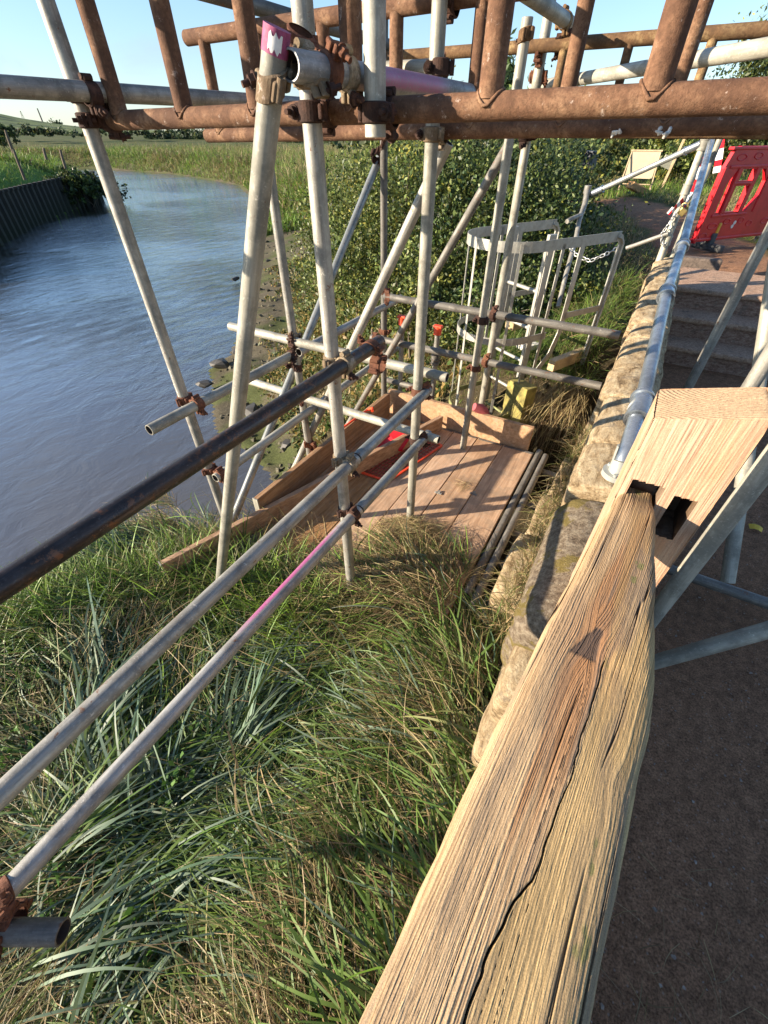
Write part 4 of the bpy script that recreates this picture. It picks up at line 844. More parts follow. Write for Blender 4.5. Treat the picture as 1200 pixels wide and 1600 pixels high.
root = empty('stone_wall', (.1,3.0,-2.6), 'low wall with rounded sandstone coping running beside the scaffold up to the steps', 'wall'); o1 = np.array(root.location)
y = 1.24; i = 0
while y < 4.95:
    L = [.30,.42,.33,.46,.28,.38,.44,.35,.3,.4][i % 10]; L = min(L, 5.02-y); V_ = []; F_ = []
    rough_block(V_, F_, -.005+.012*math.sin(i*2.1), .215, y+.001, y+L-.001, -1.02, -.868+.003*math.sin(i*1.7), i, .032, .013, 24, 0, .22)
    mesh_obj('coping_stone', np.array(V_)-o1, F_, M['stone'], root); y += L; i += 1
V_ = []; F_ = []; rough_block(V_, F_, -.015, .235, .70, 1.235, -1.22, -.915, 40, .035, .013, 30, .02, .5)
mesh_obj('end_stone', np.array(V_)-o1, F_, M['stone_lichen'], root)
V_ = []; F_ = []
yy_ = .45
for row, (za, zb) in enumerate(((-1.24,-1.03),(-1.45,-1.25),(-1.68,-1.46),(-1.95,-1.69),(-2.25,-1.96),(-2.6,-2.26))):
    y = .55+.11*(row % 2)
    while y < 5.0:
        L = random.uniform(.26, .5); L = min(L, 5.05-y)
        rough_block(V_, F_, .01+.0*row, .205, y+.004, y+L-.004, za, zb-.004, 50+row*9+int(y*3), 0, .014, 7); y += L
mesh_obj('masonry', np.array(V_)-o1, F_, M['stone'], root)
V_ = []; F_ = []
for row, (za, zb) in enumerate(((-1.12,-1.0),(-1.32,-1.13),(-1.52,-1.33),(-1.72,-1.53),(-2.0,-1.73))):
    y = -2.2+.13*(row % 2)
    while y < .68:
        L = min(random.uniform(.24, .46), .69-y)
        if L > .05: rough_block(V_, F_, .115, .25, y+.004, y+L-.004, za-.06, zb-.064, 210+row*7+int(y*5)+20, .01 if row == 0 else 0, .012, 7, 0, .3)
        y += max(L, .05)
mesh_obj('masonry', np.array(V_)-o1, F_, M['stone'], root)
V_ = []; F_ = []; y = 1.4; k_ = 0
while y < 3.3:
    L = random.uniform(.3, .5); rough_block(V_, F_, -.175+.075*(y-1.3), .02, y+.002, y+L, -2.3, -1.68-.01*random.random(), 130+k_, .0, .022, 10); y += L; k_ += 1
mesh_obj('ledge', np.array(V_)-o1, F_, M['stone'], root)
# steps
M['stone_tread'] = stone('lightened_treads', (.25,.145,.095), (.42,.265,.175), (.55,.38,.27), .8, (.2,.15,.08), (2,2,2), 0)  # dusty treads, with sunlight on their tops also put into the lighter colour
root = empty('stone_steps', (.9,4.8,-1.6), 'worn reddish stone steps climbing from the dark path past the wall', 'steps'); o1 = np.array(root.location)
for k_, (y0, z1) in enumerate(((4.62,-1.47),(4.90,-1.30),(5.18,-1.125))):
    mb = MB(); mb.box((1.07-o1.x if 0 else 1.07-o1[0], y0+(.27 if k_ < 2 else .45)-o1[1], z1-.12-o1[2]), (1.68, .54 if k_ < 2 else .9, .24), Matrix.Rotation(.006*(k_-1), 3, 'Y'), .016); mb.build('step', M['stone_step'], root); mb = MB(); mb.box((1.07-o1[0], y0+(.245 if k_ < 2 else .425)-o1[1], z1+.012-o1[2]), (1.70, .54 if k_ < 2 else .9, .045), Matrix.Rotation(.006*(k_-1), 3, 'Y'), .014); mb.build('tread', M['stone_tread'], root)  # thin tread slabs added so the overhang throws a shadow line
# far bank of steps: old timber and path edge
m = MB(); m.box((0,0,0), (.42,.12,.12), Matrix.Rotation(.1, 3, 'Z'), .02); tag(m.build('timber_sleeper', solid('rotten_timber', (.12,.09,.07), .9, .6, 40, 0, .8), loc=(.42,6.25,-1.08)), 'dark rotten timber sleeper at the head of the steps under the red barrier', 'sleeper')
# ------------------------------------------------------------------ galvanised handrail on the wall
root = empty('wall_handrail', (.1,1.2,-.84), 'bright galvanised handrail clamped above the stone wall, bending upwards towards the steps', 'handrail'); o1 = Vector(root.location)
rp = [hit(972,722,X=.105), hit(980,702,X=.105), hit(1008,608,X=.105), hit(1036,470,X=.095)]
r3 = hit(1068,382,X=.10); r3 = Vector((.095, 3.05, hit(1066,385,Y=3.05).z)); r5 = Vector((hit(1112,218,Y=4.95).x, 4.95, hit(1112,218,Y=4.95).z))
rp = [Vector((.105,.80,rp[0].z)) if 0 else rp[0], rp[1], rp[2], Vector((hit(1041,460,Y=2.2).x,2.2,hit(1041,460,Y=2.2).z)), Vector((hit(1066,385,Y=3.0).x,3.0,hit(1066,385,Y=3.0).z)), r5]
m = MB(); m.path([p-o1 for p in rp], .0215, 24); m.build('rail', M['rail_new'], root)
def collar(p, d, L=.06, r=.029):
    d = Vector(d).normalized(); m = MB(); m.cyl(p-o1-d*L/2, p-o1+d*L/2, r, n=24); m.cyl(p-o1-d*L/2, p-o1-d*(L/2-.008), r+.004, n=24); m.cyl(p-o1+d*L/2, p-o1+d*(L/2-.008), r+.004, n=24); m.build('collar', M['rail_new'], root)
for px, py in ((1041,460),): collar(rp[3], rp[3]-rp[2], .07)
collar(rp[4], rp[5]-rp[3], .05); collar(rp[2].lerp(rp[1], .35), rp[2]-rp[1], .11, .030)
# stub standard with its flange on the wall
fl = hit(965,738,Z=-.818); tp = rp[2].lerp(rp[1], .35)
m = MB(); m.path([fl-o1, fl.lerp(tp, .5)-o1, tp-o1], .020, 20); m.cyl(fl-o1, fl.lerp(tp, .42)-o1, .029, .026, 22); m.path([fl.lerp(tp, .8)-o1, tp-o1, tp-o1+Vector((-.02,.01,.0))], [.024,.034,.025], 16)
d = (tp-fl).normalized(); m.cyl(fl-o1-Vector((0,0,.014)), fl-o1+Vector((0,0,.004)), .046, n=26)
for k_ in range(3): a = 2*PI*k_/3+.4; m.cyl(fl-o1+Vector((math.cos(a)*.036, math.sin(a)*.036, .002)), fl-o1+Vector((math.cos(a)*.036, math.sin(a)*.036, .012)), .007, n=6)
m.build('stub_post', solid('dull_zinc', (.36,.37,.34), .5, .2, 30, .35), root)
# posts, tape, chain and padlock at the wall end
def post(a, b, label, mat='galv', r=.024): return tube(a, b, label, mat, 'gate posts at the wall end', r, 'gate_post', 'post')
ga = hit(1036,398,Z=-.85); 
gx1 = ga.x
post((.03,4.90,-.95), (.03,4.90,.25), 'pale gate post at the far end of the wall, left of a close pair', 'galv_pale', .028)
post((.125,5.06,-1.1), (.125,5.06,.25), 'grey gate post at the far end of the wall, right of a close pair', 'galv_pale', .022)
for (x, y, zs, L_) in ((.03,4.90,(-.70,-.35,-.08),0), ):
    for z in zs:
        m = MB(); m.cyl((0,0,-.03), (0,0,.03), .034, n=20); m.cyl((0,0,-.034), (0,0,-.026), .037, n=20); m.cyl((0,0,.026), (0,0,.034), .037, n=20); tag(m.build('tube_fitting', M['galv_pale'], loc=(x, y, z)), 'cast fitting on the left gate post, '+{-.70: 'lowest of three', -.35: 'at the padlock', -.08: 'topmost under the beam'}[z], 'pipe fitting', 'gate post fittings')
s1a = hit(926,302,d=3.9); s1b = Vector((0.0,4.9,hit(1085,226,Y=4.9).z))
tube(s1a, Vector((.0,4.92,hit(1084,226,Y=4.92).z)), 'blue grey sloping rail tube from the bent post up to the gate posts', 'galv_cool', 'ladder head rails', .021, 'rail_tube', 'rail')
s2a = hit(978,388,d=3.75); s2b = Vector((.02,4.86,hit(1035,364,Y=4.86).z))
tube(s2a, s2b, 'lower short rail tube carrying the chain beside the ladder', 'galv', 'ladder head rails', .016, 'rail_tube', 'rail')
for p, s in ((s1a, 'left'), (s1b, 'right')):
    d = (s1b-s1a).normalized(); m = MB(); sg = 1 if s == 'left' else -1; m.cyl(-d*.01*sg, d*.10*sg, .0255, n=20); m.cyl(d*.09*sg, d*.10*sg, .029, n=20); tag(m.build('rail_sleeve', M['rail_new'], loc=p), 'sleeve on the '+s+' end of the blue grey sloping rail', 'sleeve', 'rail sleeves')
bp = [hit(918,296,d=3.9), hit(914,318,d=3.9), hit(905,345,d=3.85), hit(900,372,d=3.8), hit(884,430,d=3.78), hit(872,480,d=3.8)]
bp2 = [hit(914,318,d=3.9), hit(907,336,d=3.85), hit(893,342,d=3.8), hit(886,346,d=3.78)]
m = MB(); o2 = bp[-1]; m.path([p-o2 for p in bp], [.026,.024,.02,.02,.02,.02], 16); m.path([p-o2 for p in bp2], .019, 12); m.cyl(bp[0]-o2-Vector((0,0,.03)), bp[0]-o2+Vector((0,0,.03)), .031, n=18)
tag(m.build('bent_post', M['galv'], loc=o2), 'bent galvanised stanchion at the head of the ladder cage, left end of the sloping rail', 'stanchion')
def chain(name, pts, label, link=.028, r=.0032):
    P = [Vector(p) for p in pts]; o2 = P[0]; m = MB(); seg = []
    for a, b in zip(P[:-1], P[1:]):
        n = max(1, int((b-a).length/(link*.78)))
        for i in range(n): seg.append((a.lerp(b, (i+.5)/n), (b-a).normalized()))
    for i, (c, d) in enumerate(seg):
        s = d.orthogonal().normalized(); s = s if i % 2 else d.cross(s); s = (s+Vector((random.uniform(-.3,.3),)*3)).normalized(); s = (s-d*s.dot(d)).normalized()
        pts_ = [c-o2+d*math.cos(2*PI*k/10)*link/2+s*math.sin(2*PI*k/10)*link*.3 for k in range(11)]; m.path(pts_, r, 5, cap=False)
    return tag(m.build(name, M['chain'], loc=o2), label, 'chain', 'chains')
chain('chain', [hit(889,385,d=3.55), hit(902,400,d=3.5), hit(922,408,d=3.45), hit(945,398,d=3.4), hit(965,388,d=3.4), hit(974,378,d=3.4)], 'galvanised chain slung across the opening of the ladder cage', .042, .0045)
chain('chain', [Vector((.02,4.86,-.50)), Vector((.0,4.84,-.58)), Vector((-.03,4.85,-.66)), Vector((.02,4.86,-.74)), Vector((.05,4.88,-.70))], 'chain hanging wrapped around the foot of the left gate post', .035, .004)
chain('chain', [hit(727,520,d=3.9), hit(722,560,d=3.95), hit(717,600,d=4.0), hit(712,648,d=4.0)], 'thin chain hanging down the outside of the ladder cage', .035, .003)
pl_ = hit(1066,331,Y=4.84); m = MB(); m.box((0,0,0), (.055,.022,.05), Matrix.Rotation(.5, 3, 'Y'), .006); m.path([(-.02,0,.02),(-.015,0,.055),(.012,0,.06),(.028,0,.035)], .005, 8)
tag(m.build('padlock', M['brass'], loc=pl_), 'brass padlock hanging between the two gate posts', 'padlock')
def tape(pts, w, label, wd=(1,0,.2)):
    P = [Vector(p) for p in pts]; o2 = P[0]; root = empty('barrier_tape', o2, label, 'tape', 'red and white tapes')
    for k_, mt in ((0, 'red'), (1, 'white')):
        m = MB(); fine_ = []
        for a, b in zip(P[:-1], P[1:]): fine_ += [a.lerp(b, t/4) for t in range(4)]
        fine_.append(P[-1])
        for i in range(len(fine_)-1):
            if (i//2) % 2 == k_: m.ribbon([fine_[i]-o2, fine_[i+1]-o2], wd, w, .0015)
        m.build('red_band' if k_ == 0 else 'white_band', M[mt], root)
tape([hit(1127,215,Y=5.4), hit(1123,250,Y=5.35), hit(1119,270,Y=5.3)], .05, 'red and white tape hanging beside the galvanised handrail top')
tape([hit(1100,240,Y=5.1), hit(1090,280,Y=5.05), hit(1070,320,Y=4.95), hit(1062,335,Y=4.9)], .03, 'red and white tape running down between the gate posts')
tape([hit(1068,312,Y=4.84), hit(1058,322,Y=4.82), hit(1050,331,Y=4.8), hit(1046,328,Y=4.8)], .05, 'crumpled tape knot hanging left of the padlock', (.3,0,1))
# ------------------------------------------------------------------ red barrier
bl = Vector((.33,7.45,-1.17)); bd = Vector((.62,.785,0)).normalized()
root = empty('plastic_barrier', bl, 'bright red plastic pedestrian barrier standing at the head of the steps', 'barrier')
Mx = Matrix.Translation((0,0,.11)) @ Matrix((( bd.x,0,bd.y,0),(bd.y,0,-bd.x,0),(0,1,0,0),(0,0,0,1)))
W_, H_ = 1.95, .93
out = [(0,0),(W_,0),(W_,H_),(.14,H_),(.05,H_-.05),(0,H_-.2)]
def half(x0, s):
    """three tall openings of one half, slanted ends"""
    h1 = [(.12,.30),(.24,.30),(.24,.72),(.20,.72),(.12,.58)]
    h2 = [(.30,.30),(.56,.30),(.56,.56),(.30,.56)]; h2b = [(.30,.61),(.56,.61),(.56,.72),(.30,.72)]
    h3 = [(.62,.30),(.68,.30),(.80,.46),(.80,.60),(.70,.72),(.62,.72)]
    r = []
    for h in (h1, h2, h2b, h3): r.append([(x0+s*x, y) for x, y in h])
    return r
holes = half(.04, 1)+[[(x, y) for x, y in h] for h in half(W_-.04, -1)]
v, f = plate(out, holes, .045, Mx); m = MB(); m.add(v, f)
m.build('panel', M['red'], root)
m = MB()
def bar(x0, y0, x1, y1, w=.03, t=.07):
    a = Mx @ Vector((x0, y0, 0)); b = Mx @ Vector((x1, y1, 0)); d = (b-a).normalized(); n = bd.cross(Vector((0,0,1))).normalized(); s = d.cross(n)
    R = Matrix((s, d, n)).transposed(); m.box((a+b)/2, (w, (b-a).length+w, t), R, .008)
for a in ((.02,H_-.02,W_,H_-.02),(.0,.02,W_,.02),(.27,.28,.27,.74),(.59,.28,.59,.74),(.28,.585,.58,.585),(W_-.27,.28,W_-.27,.74),(W_-.59,.28,W_-.59,.74),(.14,.27,.74,.27),(.86,.3,.86,.72),(.02,.0,.02,H_-.2),(.1,.745,.78,.745)): bar(*a)
m.build('rib', M['red'], root)
for (x, y, w) in ((.22,.16,.16),(.46,.20,.12),(.12,.06,.14),(.72,.2,.10),(.22,H_-.1,.16),(.5,H_-.09,.14),(.9,.16,.1),(1.2,.17,.14)):
    m = MB()
    pts = [Mx @ Vector((x+w/2*math.cos(2*PI*t/16), y+.028*math.sin(2*PI*t/16), .024)) for t in range(17)]; m.path(pts, .006, 6, cap=False); m.build('moulding', M['red'], root)
for x in (.33, 1.6):
    m = MB(); c = Mx @ Vector((x, -.04, 0)); n = bd.cross(Vector((0,0,1))).normalized(); R = Matrix((bd, n, Vector((0,0,1)))).transposed(); m.box(c+Vector((0,0,-.03)), (.10,.42,.08), R, .02); m.box(c+Vector((0,0,.04)), (.09,.10,.16), R, .015)
    m.build('foot', M['rubber'], root)
m = MB()
for x in (.36,): c = Mx @ Vector((x, .10, 0)); n = bd.cross(Vector((0,0,1))).normalized(); R = Matrix((bd, n, Vector((0,0,1)))).transposed(); m.box(c, (.05,.07,.18), R, .012)
m.build('locking_pin', M['yellow'], root)
m = MB()
for x in (.60,.62): c = Mx @ Vector((x, .14+2*(x-.6), 0)); n = bd.cross(Vector((0,0,1))).normalized(); m.cyl(c-n*.028, c+n*.028, .022, n=12)
m.build('sticker', M['dirtywhite'], root)
# ------------------------------------------------------------------ ladder and cage
LCn = Vector((-.99,3.70,0)); A_ = Vector((.52,.854,0)).normalized(); B_ = Vector((.854,-.52,0)).normalized(); RD = .33
root = empty('caged_ladder', (LCn.x, LCn.y, -3.4), 'grey aluminium ladder with hooped safety cage going down to the river beside the deck', 'ladder'); o1 = Vector(root.location)
def hoop(z, arm, mat, w=.045, name='hoop'):
    pts = []
    if arm: pts.append(LCn+B_*RD+A_*arm)
    pts += [LCn+B_*RD+A_*.12*k_ for k_ in ((1,) if arm else (2,1))]
    for k_ in range(21):
        a = PI*k_/20; pts.append(LCn+B_*RD*math.cos(a)-A_*RD*math.sin(a))
    pts += [LCn-B_*RD+A_*.12*k_ for k_ in ((1,) if arm else (1,2))]
    if arm: pts.append(LCn-B_*RD+A_*arm)
    m = MB(); m.ribbon([p+Vector((0,0,z))-o1 for p in pts], (0,0,1), w, .006); m.build(name, M[mat], root)
hoop(-.60, .80, 'alu', .068); hoop(-1.25, 0, 'alu', .055); hoop(-1.93, 0, 'alu_green')
for a, l in ((-90, 1), (-150, 0), (-30, 1), (10, 0)):
    a = math.radians(a); p = LCn+B_*(RD+.004)*math.cos(a)*1+A_*(RD+.004)*math.sin(a)
    m = MB(); m.ribbon([p+Vector((0,0,-.58))-o1, p+Vector((0,0,-1.95))-o1], B_*(-math.sin(a))+A_*math.cos(a), .022, .005); m.build('cage_strap', M['alu'], root)
for s in (-1, 1):          # arms end in rounded loops coming down to the platform
    e = LCn+B_*RD*s+A_*.80; dn = [e+Vector((0,0,-.60))-A_*.04, e+Vector((0,0,-.612)), e+A_*.035+Vector((0,0,-.65)), e+A_*.04+Vector((0,0,-.9)), e+A_*.035+Vector((0,0,-1.3)), e+A_*.03+Vector((0,0,-1.62))]
    m = MB(); m.ribbon([p-o1 for p in dn], B_, .05, .010); m.ribbon([p-o1+B_*.003 for p in dn], A_+Vector((0,0,1)), .055, .007); m.build('arm_end', M['alu'], root)
    q0 = LCn+B_*RD*s+A_*.40; m = MB(); m.ribbon([q0+Vector((0,0,-.60))-o1, q0+Vector((0,0,-1.25))-o1, q0+Vector((0,0,-1.42))-A_*.05-o1, q0+Vector((0,0,-1.55))-A_*.16-o1], A_, .05, .007); m.build('brace_bar', M['alu'], root)
    m = MB(); m.ribbon([q0+Vector((0,0,-1.12))-o1, e+A_*.035+Vector((0,0,-1.12))-o1], (0,0,1), .045, .007); m.build('cross_bar', M['alu'], root)
    q1 = LCn+B_*RD*s+A_*.20; m = MB(); m.ribbon([q1+Vector((0,0,-.60))-o1, q1+Vector((0,0,-2.6))-o1] if s == 1 else [q1+Vector((0,0,-.58))-o1, q1+Vector((0,0,-1.5))-o1], A_, .03, .006); m.build('cage_bar', M['alu'], root)
for s, zz in ((-.62, -.56), (.62, -.56)):       # ladder stiles
    p = LCn+B_*RD*s*.98+A_*(.20); m = MB(); m.box(Vector((p.x, p.y, (zz-3.4)/2))-o1, (.03,.075,-zz*-1+3.4+zz*0-.0 if 0 else 3.4+zz), Matrix((B_, A_, Vector((0,0,1)))).transposed(), .004); m.build('stile', M['alu'], root)
for k_ in range(9):
    z = -.95-.28*k_; p = LCn+A_*.20; m = MB(); m.cyl(p+B_*RD*.6+Vector((0,0,z))-o1, p-B_*RD*.6+Vector((0,0,z))-o1, .014, n=12); m.build('rung', M['alu_green'] if k_ > 3 else M['alu'], root)
# landing beams and mossy post carrying the ladder
def beam(name, c, size, d, label, mat):
    d = Vector(d).normalized(); s = Vector((0,0,1)).cross(d).normalized(); R = Matrix((s, d, d.cross(s)*-1 if 0 else Vector((0,0,1)))).transposed(); m = MB(); m.box((0,0,0), size, R, .008); return tag(m.build(name, M[mat], loc=c), label, 'timber', 'landing timbers')
pk = hit(812,620,Y=3.55)
beam('timber_post', (hit(807,640,Y=3.60).x, 3.60, -2.50), (.24,.12,1.75), A_, 'yellow green algae covered post beneath the ladder landing', 'mossy')
pa_ = hit(866,563,Z=-1.50); pb_ = hit(914,545,Z=-1.50); dd = (pb_-pa_)
beam('timber_beam', (pa_+pb_)/2-Vector((0,0,.04)), (.07, dd.length+.06, .10), dd, 'pale yellow landing beam under the right arm of the cage', 'bearer')
beam('timber_beam', hit(806,500,Z=-1.45)+Vector((0,0,-.03)), (.12,.16,.10), A_, 'short cream block behind the ladder stiles', 'bearer')
beam('timber_beam', hit(826,540,Z=-1.58), (.20,.14,.05), B_, 'pale weathered cap on top of the mossy post', 'dirtywhite')
# hanging roots in the dark recess
n = 420; a0 = hit(905,575,Y=3.5); x = RG.uniform(-.62, -.10, n); y = RG.uniform(3.78, 4.05, n); z = np.full(n, -1.75)+RG.normal(0, .06, n)
v, f, c = blades(np.stack([x, y, z], -1), RG.normal(-1.9, .5, n), RG.uniform(-.6, .3, n), RG.uniform(.3, .8, n), RG.uniform(.002, .005, n), RG.uniform(.6, 1.3, n), pick(n, {'straw': .6, 'brown': .4}), 6)
tag(mesh_obj('hanging_roots', v, f, M['blade'], cols=c), 'dry grass and roots hanging over the dark gap beside the ladder', 'roots', None, 'stuff')
# ------------------------------------------------------------------ litter on the path
p = hit(1180,826,Z=-1.585); m = MB(); m.ribbon([(-.03,0,.004),(-.01,.002,.012),(.012,0,.012),(.03,-.003,.004)], (0,1,.2), .035, .001); tag(m.build('fallen_leaf', M['leafyellow'], loc=p), 'yellow fallen leaf on the dark path', 'leaf')
stones = []
for k_ in range(1000):
    x = random.uniform(.28, 1.7); y = random.uniform(-.4, 2.6); s = random.choice((.002,.0025,.003,.003,.004,.004,.005,.0065)); stones.append((x, y, s))
m = MB()
for x, y, s in stones:
    a = [Vector((random.uniform(-1,1), random.uniform(-1,1), random.uniform(-.5,.5))).normalized() for _ in range(7)]
    bm = bmesh.new(); [bm.verts.new(q_*s*random.uniform(.7,1.2)) for q_ in a]; bmesh.ops.convex_hull(bm, input=bm.verts[:]); bm.verts.index_update()
    m.add([Vector((x, y, -1.594))+v.co for v in bm.verts], [[v.index for v in f.verts] for f in bm.faces]); bm.free()
tag(m.build('gravel', solid('pale_gravel', (.26,.21,.17), .9, .4, 60)), kind='stuff')
n = 150; ang = RG.uniform(0, 2*PI, n); v, f, c = blades(np.stack([RG.normal(.66, .14, n), RG.normal(.25, .2, n), np.full(n, -1.592)], -1), ang, np.full(n, .02), RG.uniform(.03, .12, n), RG.uniform(.0012, .0022, n), np.zeros(n), pick(n, {'straw': .6, 'brown': .4}), 3, RG.normal(0, .5, n))
tag(mesh_obj('dead_grass', v, f, M['blade'], cols=c), kind='stuff')
# ------------------------------------------------------------------ bushes and hedges
bush('bramble_bush', 'big dark bramble bush behind the far left corner of the deck', 'bush', [(-3.1,6.9,-1.05,1.35,1.3,1.05),(-3.5,5.7,-1.75,1.0,.9,.7),(-4.7,7.6,-1.6,1.0,1.4,1.0),(-2.4,5.4,-1.75,.8,.7,.65),(-4.1,9.2,-1.0,1.4,1.6,1.0)], 80000, .033, 'bramble', 'bushes on the bank', shoots=70)
bush('ivy_bush', 'dark ivy covered bush filling the view behind the ladder cage', 'bush', [(-1.9,6.5,-1.2,1.1,1.1,1.05),(-1.6,5.15,-1.75,.65,.55,.45),(-1.1,5.9,-1.5,.6,.7,.5)], 42000, .033, 'ivy', 'bushes on the bank', shoots=30)
bush('willow_scrub', 'pale green willow scrub between the ladder cage and the path bend', 'bush', [(-2.3,8.8,-.9,.9,1.1,.85),(-1.75,8.0,-1.1,.45,.6,.45),(-3.2,10.5,-.7,1.2,1.3,.9),(-2.9,12.4,-.8,.9,1.5,.75)], 24000, .05, 'willow', 'bushes on the bank', stems=False)
def lump(px, py, D, rx, ry, deep=1.0):
    c = hit(px, py, d=D); s = D/FPX; return (c.x, c.y, c.z, rx*s, rx*s*deep, ry*s)
for i, (args, n, sz, pal, lab) in enumerate((
    ([lump(905,262,13,60,34), lump(870,240,14,55,34)], 9000, .085, 'willow', 'sunlit leafy hedge left of the sign board'),
    ([lump(975,232,17,60,30), lump(930,226,18,60,28)], 7000, .10, 'bramble', 'hedge right behind the blank sign board'),
    ([lump(1062,262,12,34,42), lump(1045,240,14,42,34)], 9000, .075, 'bramble', 'olive green bush between the sign board and the gate posts'),
    ([lump(1150,228,13,55,40), lump(1210,222,13,60,46), lump(1120,262,14,40,30)], 14000, .075, 'bramble', 'hedge behind the red barrier'),
    ([lump(1190,150,16,70,70), lump(1260,120,16,90,90)], 12000, .10, 'ivy', 'taller tree crown behind the beams at the right edge'),
    ([lump(760,232,13,90,38), lump(690,228,16,90,30)], 9000, .085, 'willow', 'pale scrub behind the bramble bush under the rusty beams'),
    ([lump(830,222,24,120,20), lump(1000,214,26,130,22), lump(1140,206,28,130,26)], 9000, .16, 'far', 'dark distant hedge line closing the view behind the path'),
    ([lump(560,222,30,90,14), lump(640,220,28,90,18)], 6000, .17, 'far', 'far hedge just under the beams beyond the bramble bush'))):
    bush('hedge_bush', lab, 'bush', args, n, sz, pal, 'hedges beyond the path', stems=False)
for i, (px, py, D, rx, lab) in enumerate(((60,209,110,26,'nearest the left edge'),(165,211,130,40,'just right of the leftmost upright'),(215,212,125,30,'under the first rusty rungs'),(300,210,140,60,'below the far dark trees'),(420,212,110,50,'between the beam end and the thick upright'),(20,206,120,30,'behind the dark rounded bush'))):
    l1 = lump(px, py, D, rx, 7); l2 = lump(px+rx*.8, py+1, D+6, rx*.6, 5); bush('hedge_bush', 'low dark hedge far across the flat fields, '+lab, 'bush', [l1, l2], 2600, .42, 'far', 'hedges across the far fields', stems=False)
# tall shoot
m = MB(); c = hit(800,150,d=5.2); root = empty('tall_shoot', (c.x, c.y, -1.9), 'single leafy shoot rising against the sky between the rusty rungs', 'plant'); o1 = Vector(root.location)
tops = [hit(796,92,d=5.2), hit(803,104,d=5.2), hit(790,120,d=5.2)]
for t in tops: m.path([(0,0,0), ((t-o1)*.6), (t-o1)], [.012,.006,.002], 6)
m.build('stem', M['bark'], root)
P_ = np.concatenate([np.array(t)[None]-np.array(o1)+RG.normal(0,1,(70,3))*np.array([.035,.035,.10])-np.array([0,0,.08]) for t in tops]+[np.array(c)[None]-np.array(o1)+RG.normal(0,1,(260,3))*np.array([.10,.10,.16])-np.array([0,0,.25])])
v, f, cc = leafcloud(P_, RG.uniform(.03,.055,len(P_)), np.array([.06,.10,.03])*RG.uniform(.6,1.3,(len(P_),1)), 2.4); mesh_obj('foliage', v, f, M['leaf'], root, cols=cc, smooth=False)
# ------------------------------------------------------------------ grass over banks and fields
def field():
    n = 300000; r = np.exp(RG.uniform(math.log(3.6), math.log(120), n)); a = RG.uniform(math.radians(-48), math.radians(48), n)
    cx = r*np.sin(a); cy = r*np.cos(a); x = cx*cH-cy*sH; y = cx*sH+cy*cH
    z = height(x, y); sd, left = river(x, y)
    mud = WATER+.75*np.clip(y*.08, .4, 1.3)*(1-.9*sstep(24, 40, r))
    ok = (sd > .1) & ((z > mud+RG.normal(.15, .12, n)) | left) & ~((y < 3.15) & (x > -4)) & ~((x > -.25) & (y < 5.5)) & ~((x > .15) & (x < 2.2) & (y < 6.2))
    pd_ = pathdist(x, y); ok &= pd_ > .7
    ok &= ~(left & (sd < .7))
    # under the bushes there is nothing to see
    x, y, z, r, sd, left = x[ok], y[ok], z[ok], r[ok], sd[ok], left[ok]; n = len(x)
    dry = fbm(x*.3+9, y*.3, 401)+.25*sstep(2.6, .8, z-mud[ok])*(~left)
    lush = left | ((r < 14) & (x > -1.5))
    cd = pick(n, {'straw': .45, 'olive': .35, 'brown': .15}); cg = np.where(left[:, None], pick(n, {'bright': .8, 'green': .2}), pick(n, {'bright': .45, 'green': .35, 'olive': .2})); cols = np.where((RG.random(n) < sstep(.42, .62, dry)*.8*(~left)+.05)[:, None], cd, cg)
    s = np.clip(r/9, .5, 4); L = RG.uniform(.10, .26, n)*s**.75*np.where(left, .38, np.where(lush, .8, 1))*(1+1.2*sstep(20, 45, r)); W = RG.uniform(.004, .008, n)*s*1.2
    pts = [blades(np.stack([x, y, z-.02], -1), RG.uniform(0, 2*PI, n), RG.uniform(.7, 1.5, n), L, W, RG.uniform(.1, 1.5, n), cols, 3)]
    n = 170000; r = RG.uniform(28, 115, n); a = RG.uniform(math.radians(-40), math.radians(4), n); cx = r*np.sin(a); cy = r*np.cos(a); x = cx*cH-cy*sH; y = cx*sH+cy*cH
    sd, left = river(x, y); k_ = (sd > .35) & (sd < 22) & ~(left & (r < 58)) & (RG.random(n) < sstep(24, 0, sd)+.15); x, y, r, sd = x[k_], y[k_], r[k_], sd[k_]; n = len(x); z = height(x, y)
    cols = np.where((RG.random(n) < .15+.5*sstep(.4, .6, fbm(x*.12, y*.12, 431)))[:, None], pick(n, {'straw': .25, 'olive': .5, 'brown': .25}), pick(n, {'bright': .55, 'green': .45}))
    pts.append(blades(np.stack([x, y, z-.05], -1), RG.uniform(0, 2*PI, n), RG.uniform(.8, 1.5, n), RG.uniform(.5, 1.15, n)*(.45+.9*fbm(x*.25, y*.25, 441)), RG.uniform(.04, .09, n), RG.uniform(.1, 1.6, n), cols, 3))
    v, f, c = merge(pts)
    tag(mesh_obj('field_grass', v, f, M['blade'], cols=c), kind='stuff')
field()
# tufts that overhang the bank beside the deck and the ladder
n = 9000; x = RG.uniform(-1.3, -.12, n); y = RG.uniform(3.95, 6.2, n); z = np.maximum(height(x, y), -1.72)
v, f, c = blades(np.stack([x, y, z], -1), RG.uniform(0, 2*PI, n), RG.uniform(.5, 1.45, n), RG.uniform(.12, .34, n), RG.uniform(.003, .006, n), RG.uniform(.4, 1.8, n), pick(n, {'green': .5, 'bright': .2, 'olive': .2, 'straw': .1}), 5)
tag(mesh_obj('bank_grass', v, f, M['blade'], cols=c), kind='stuff')
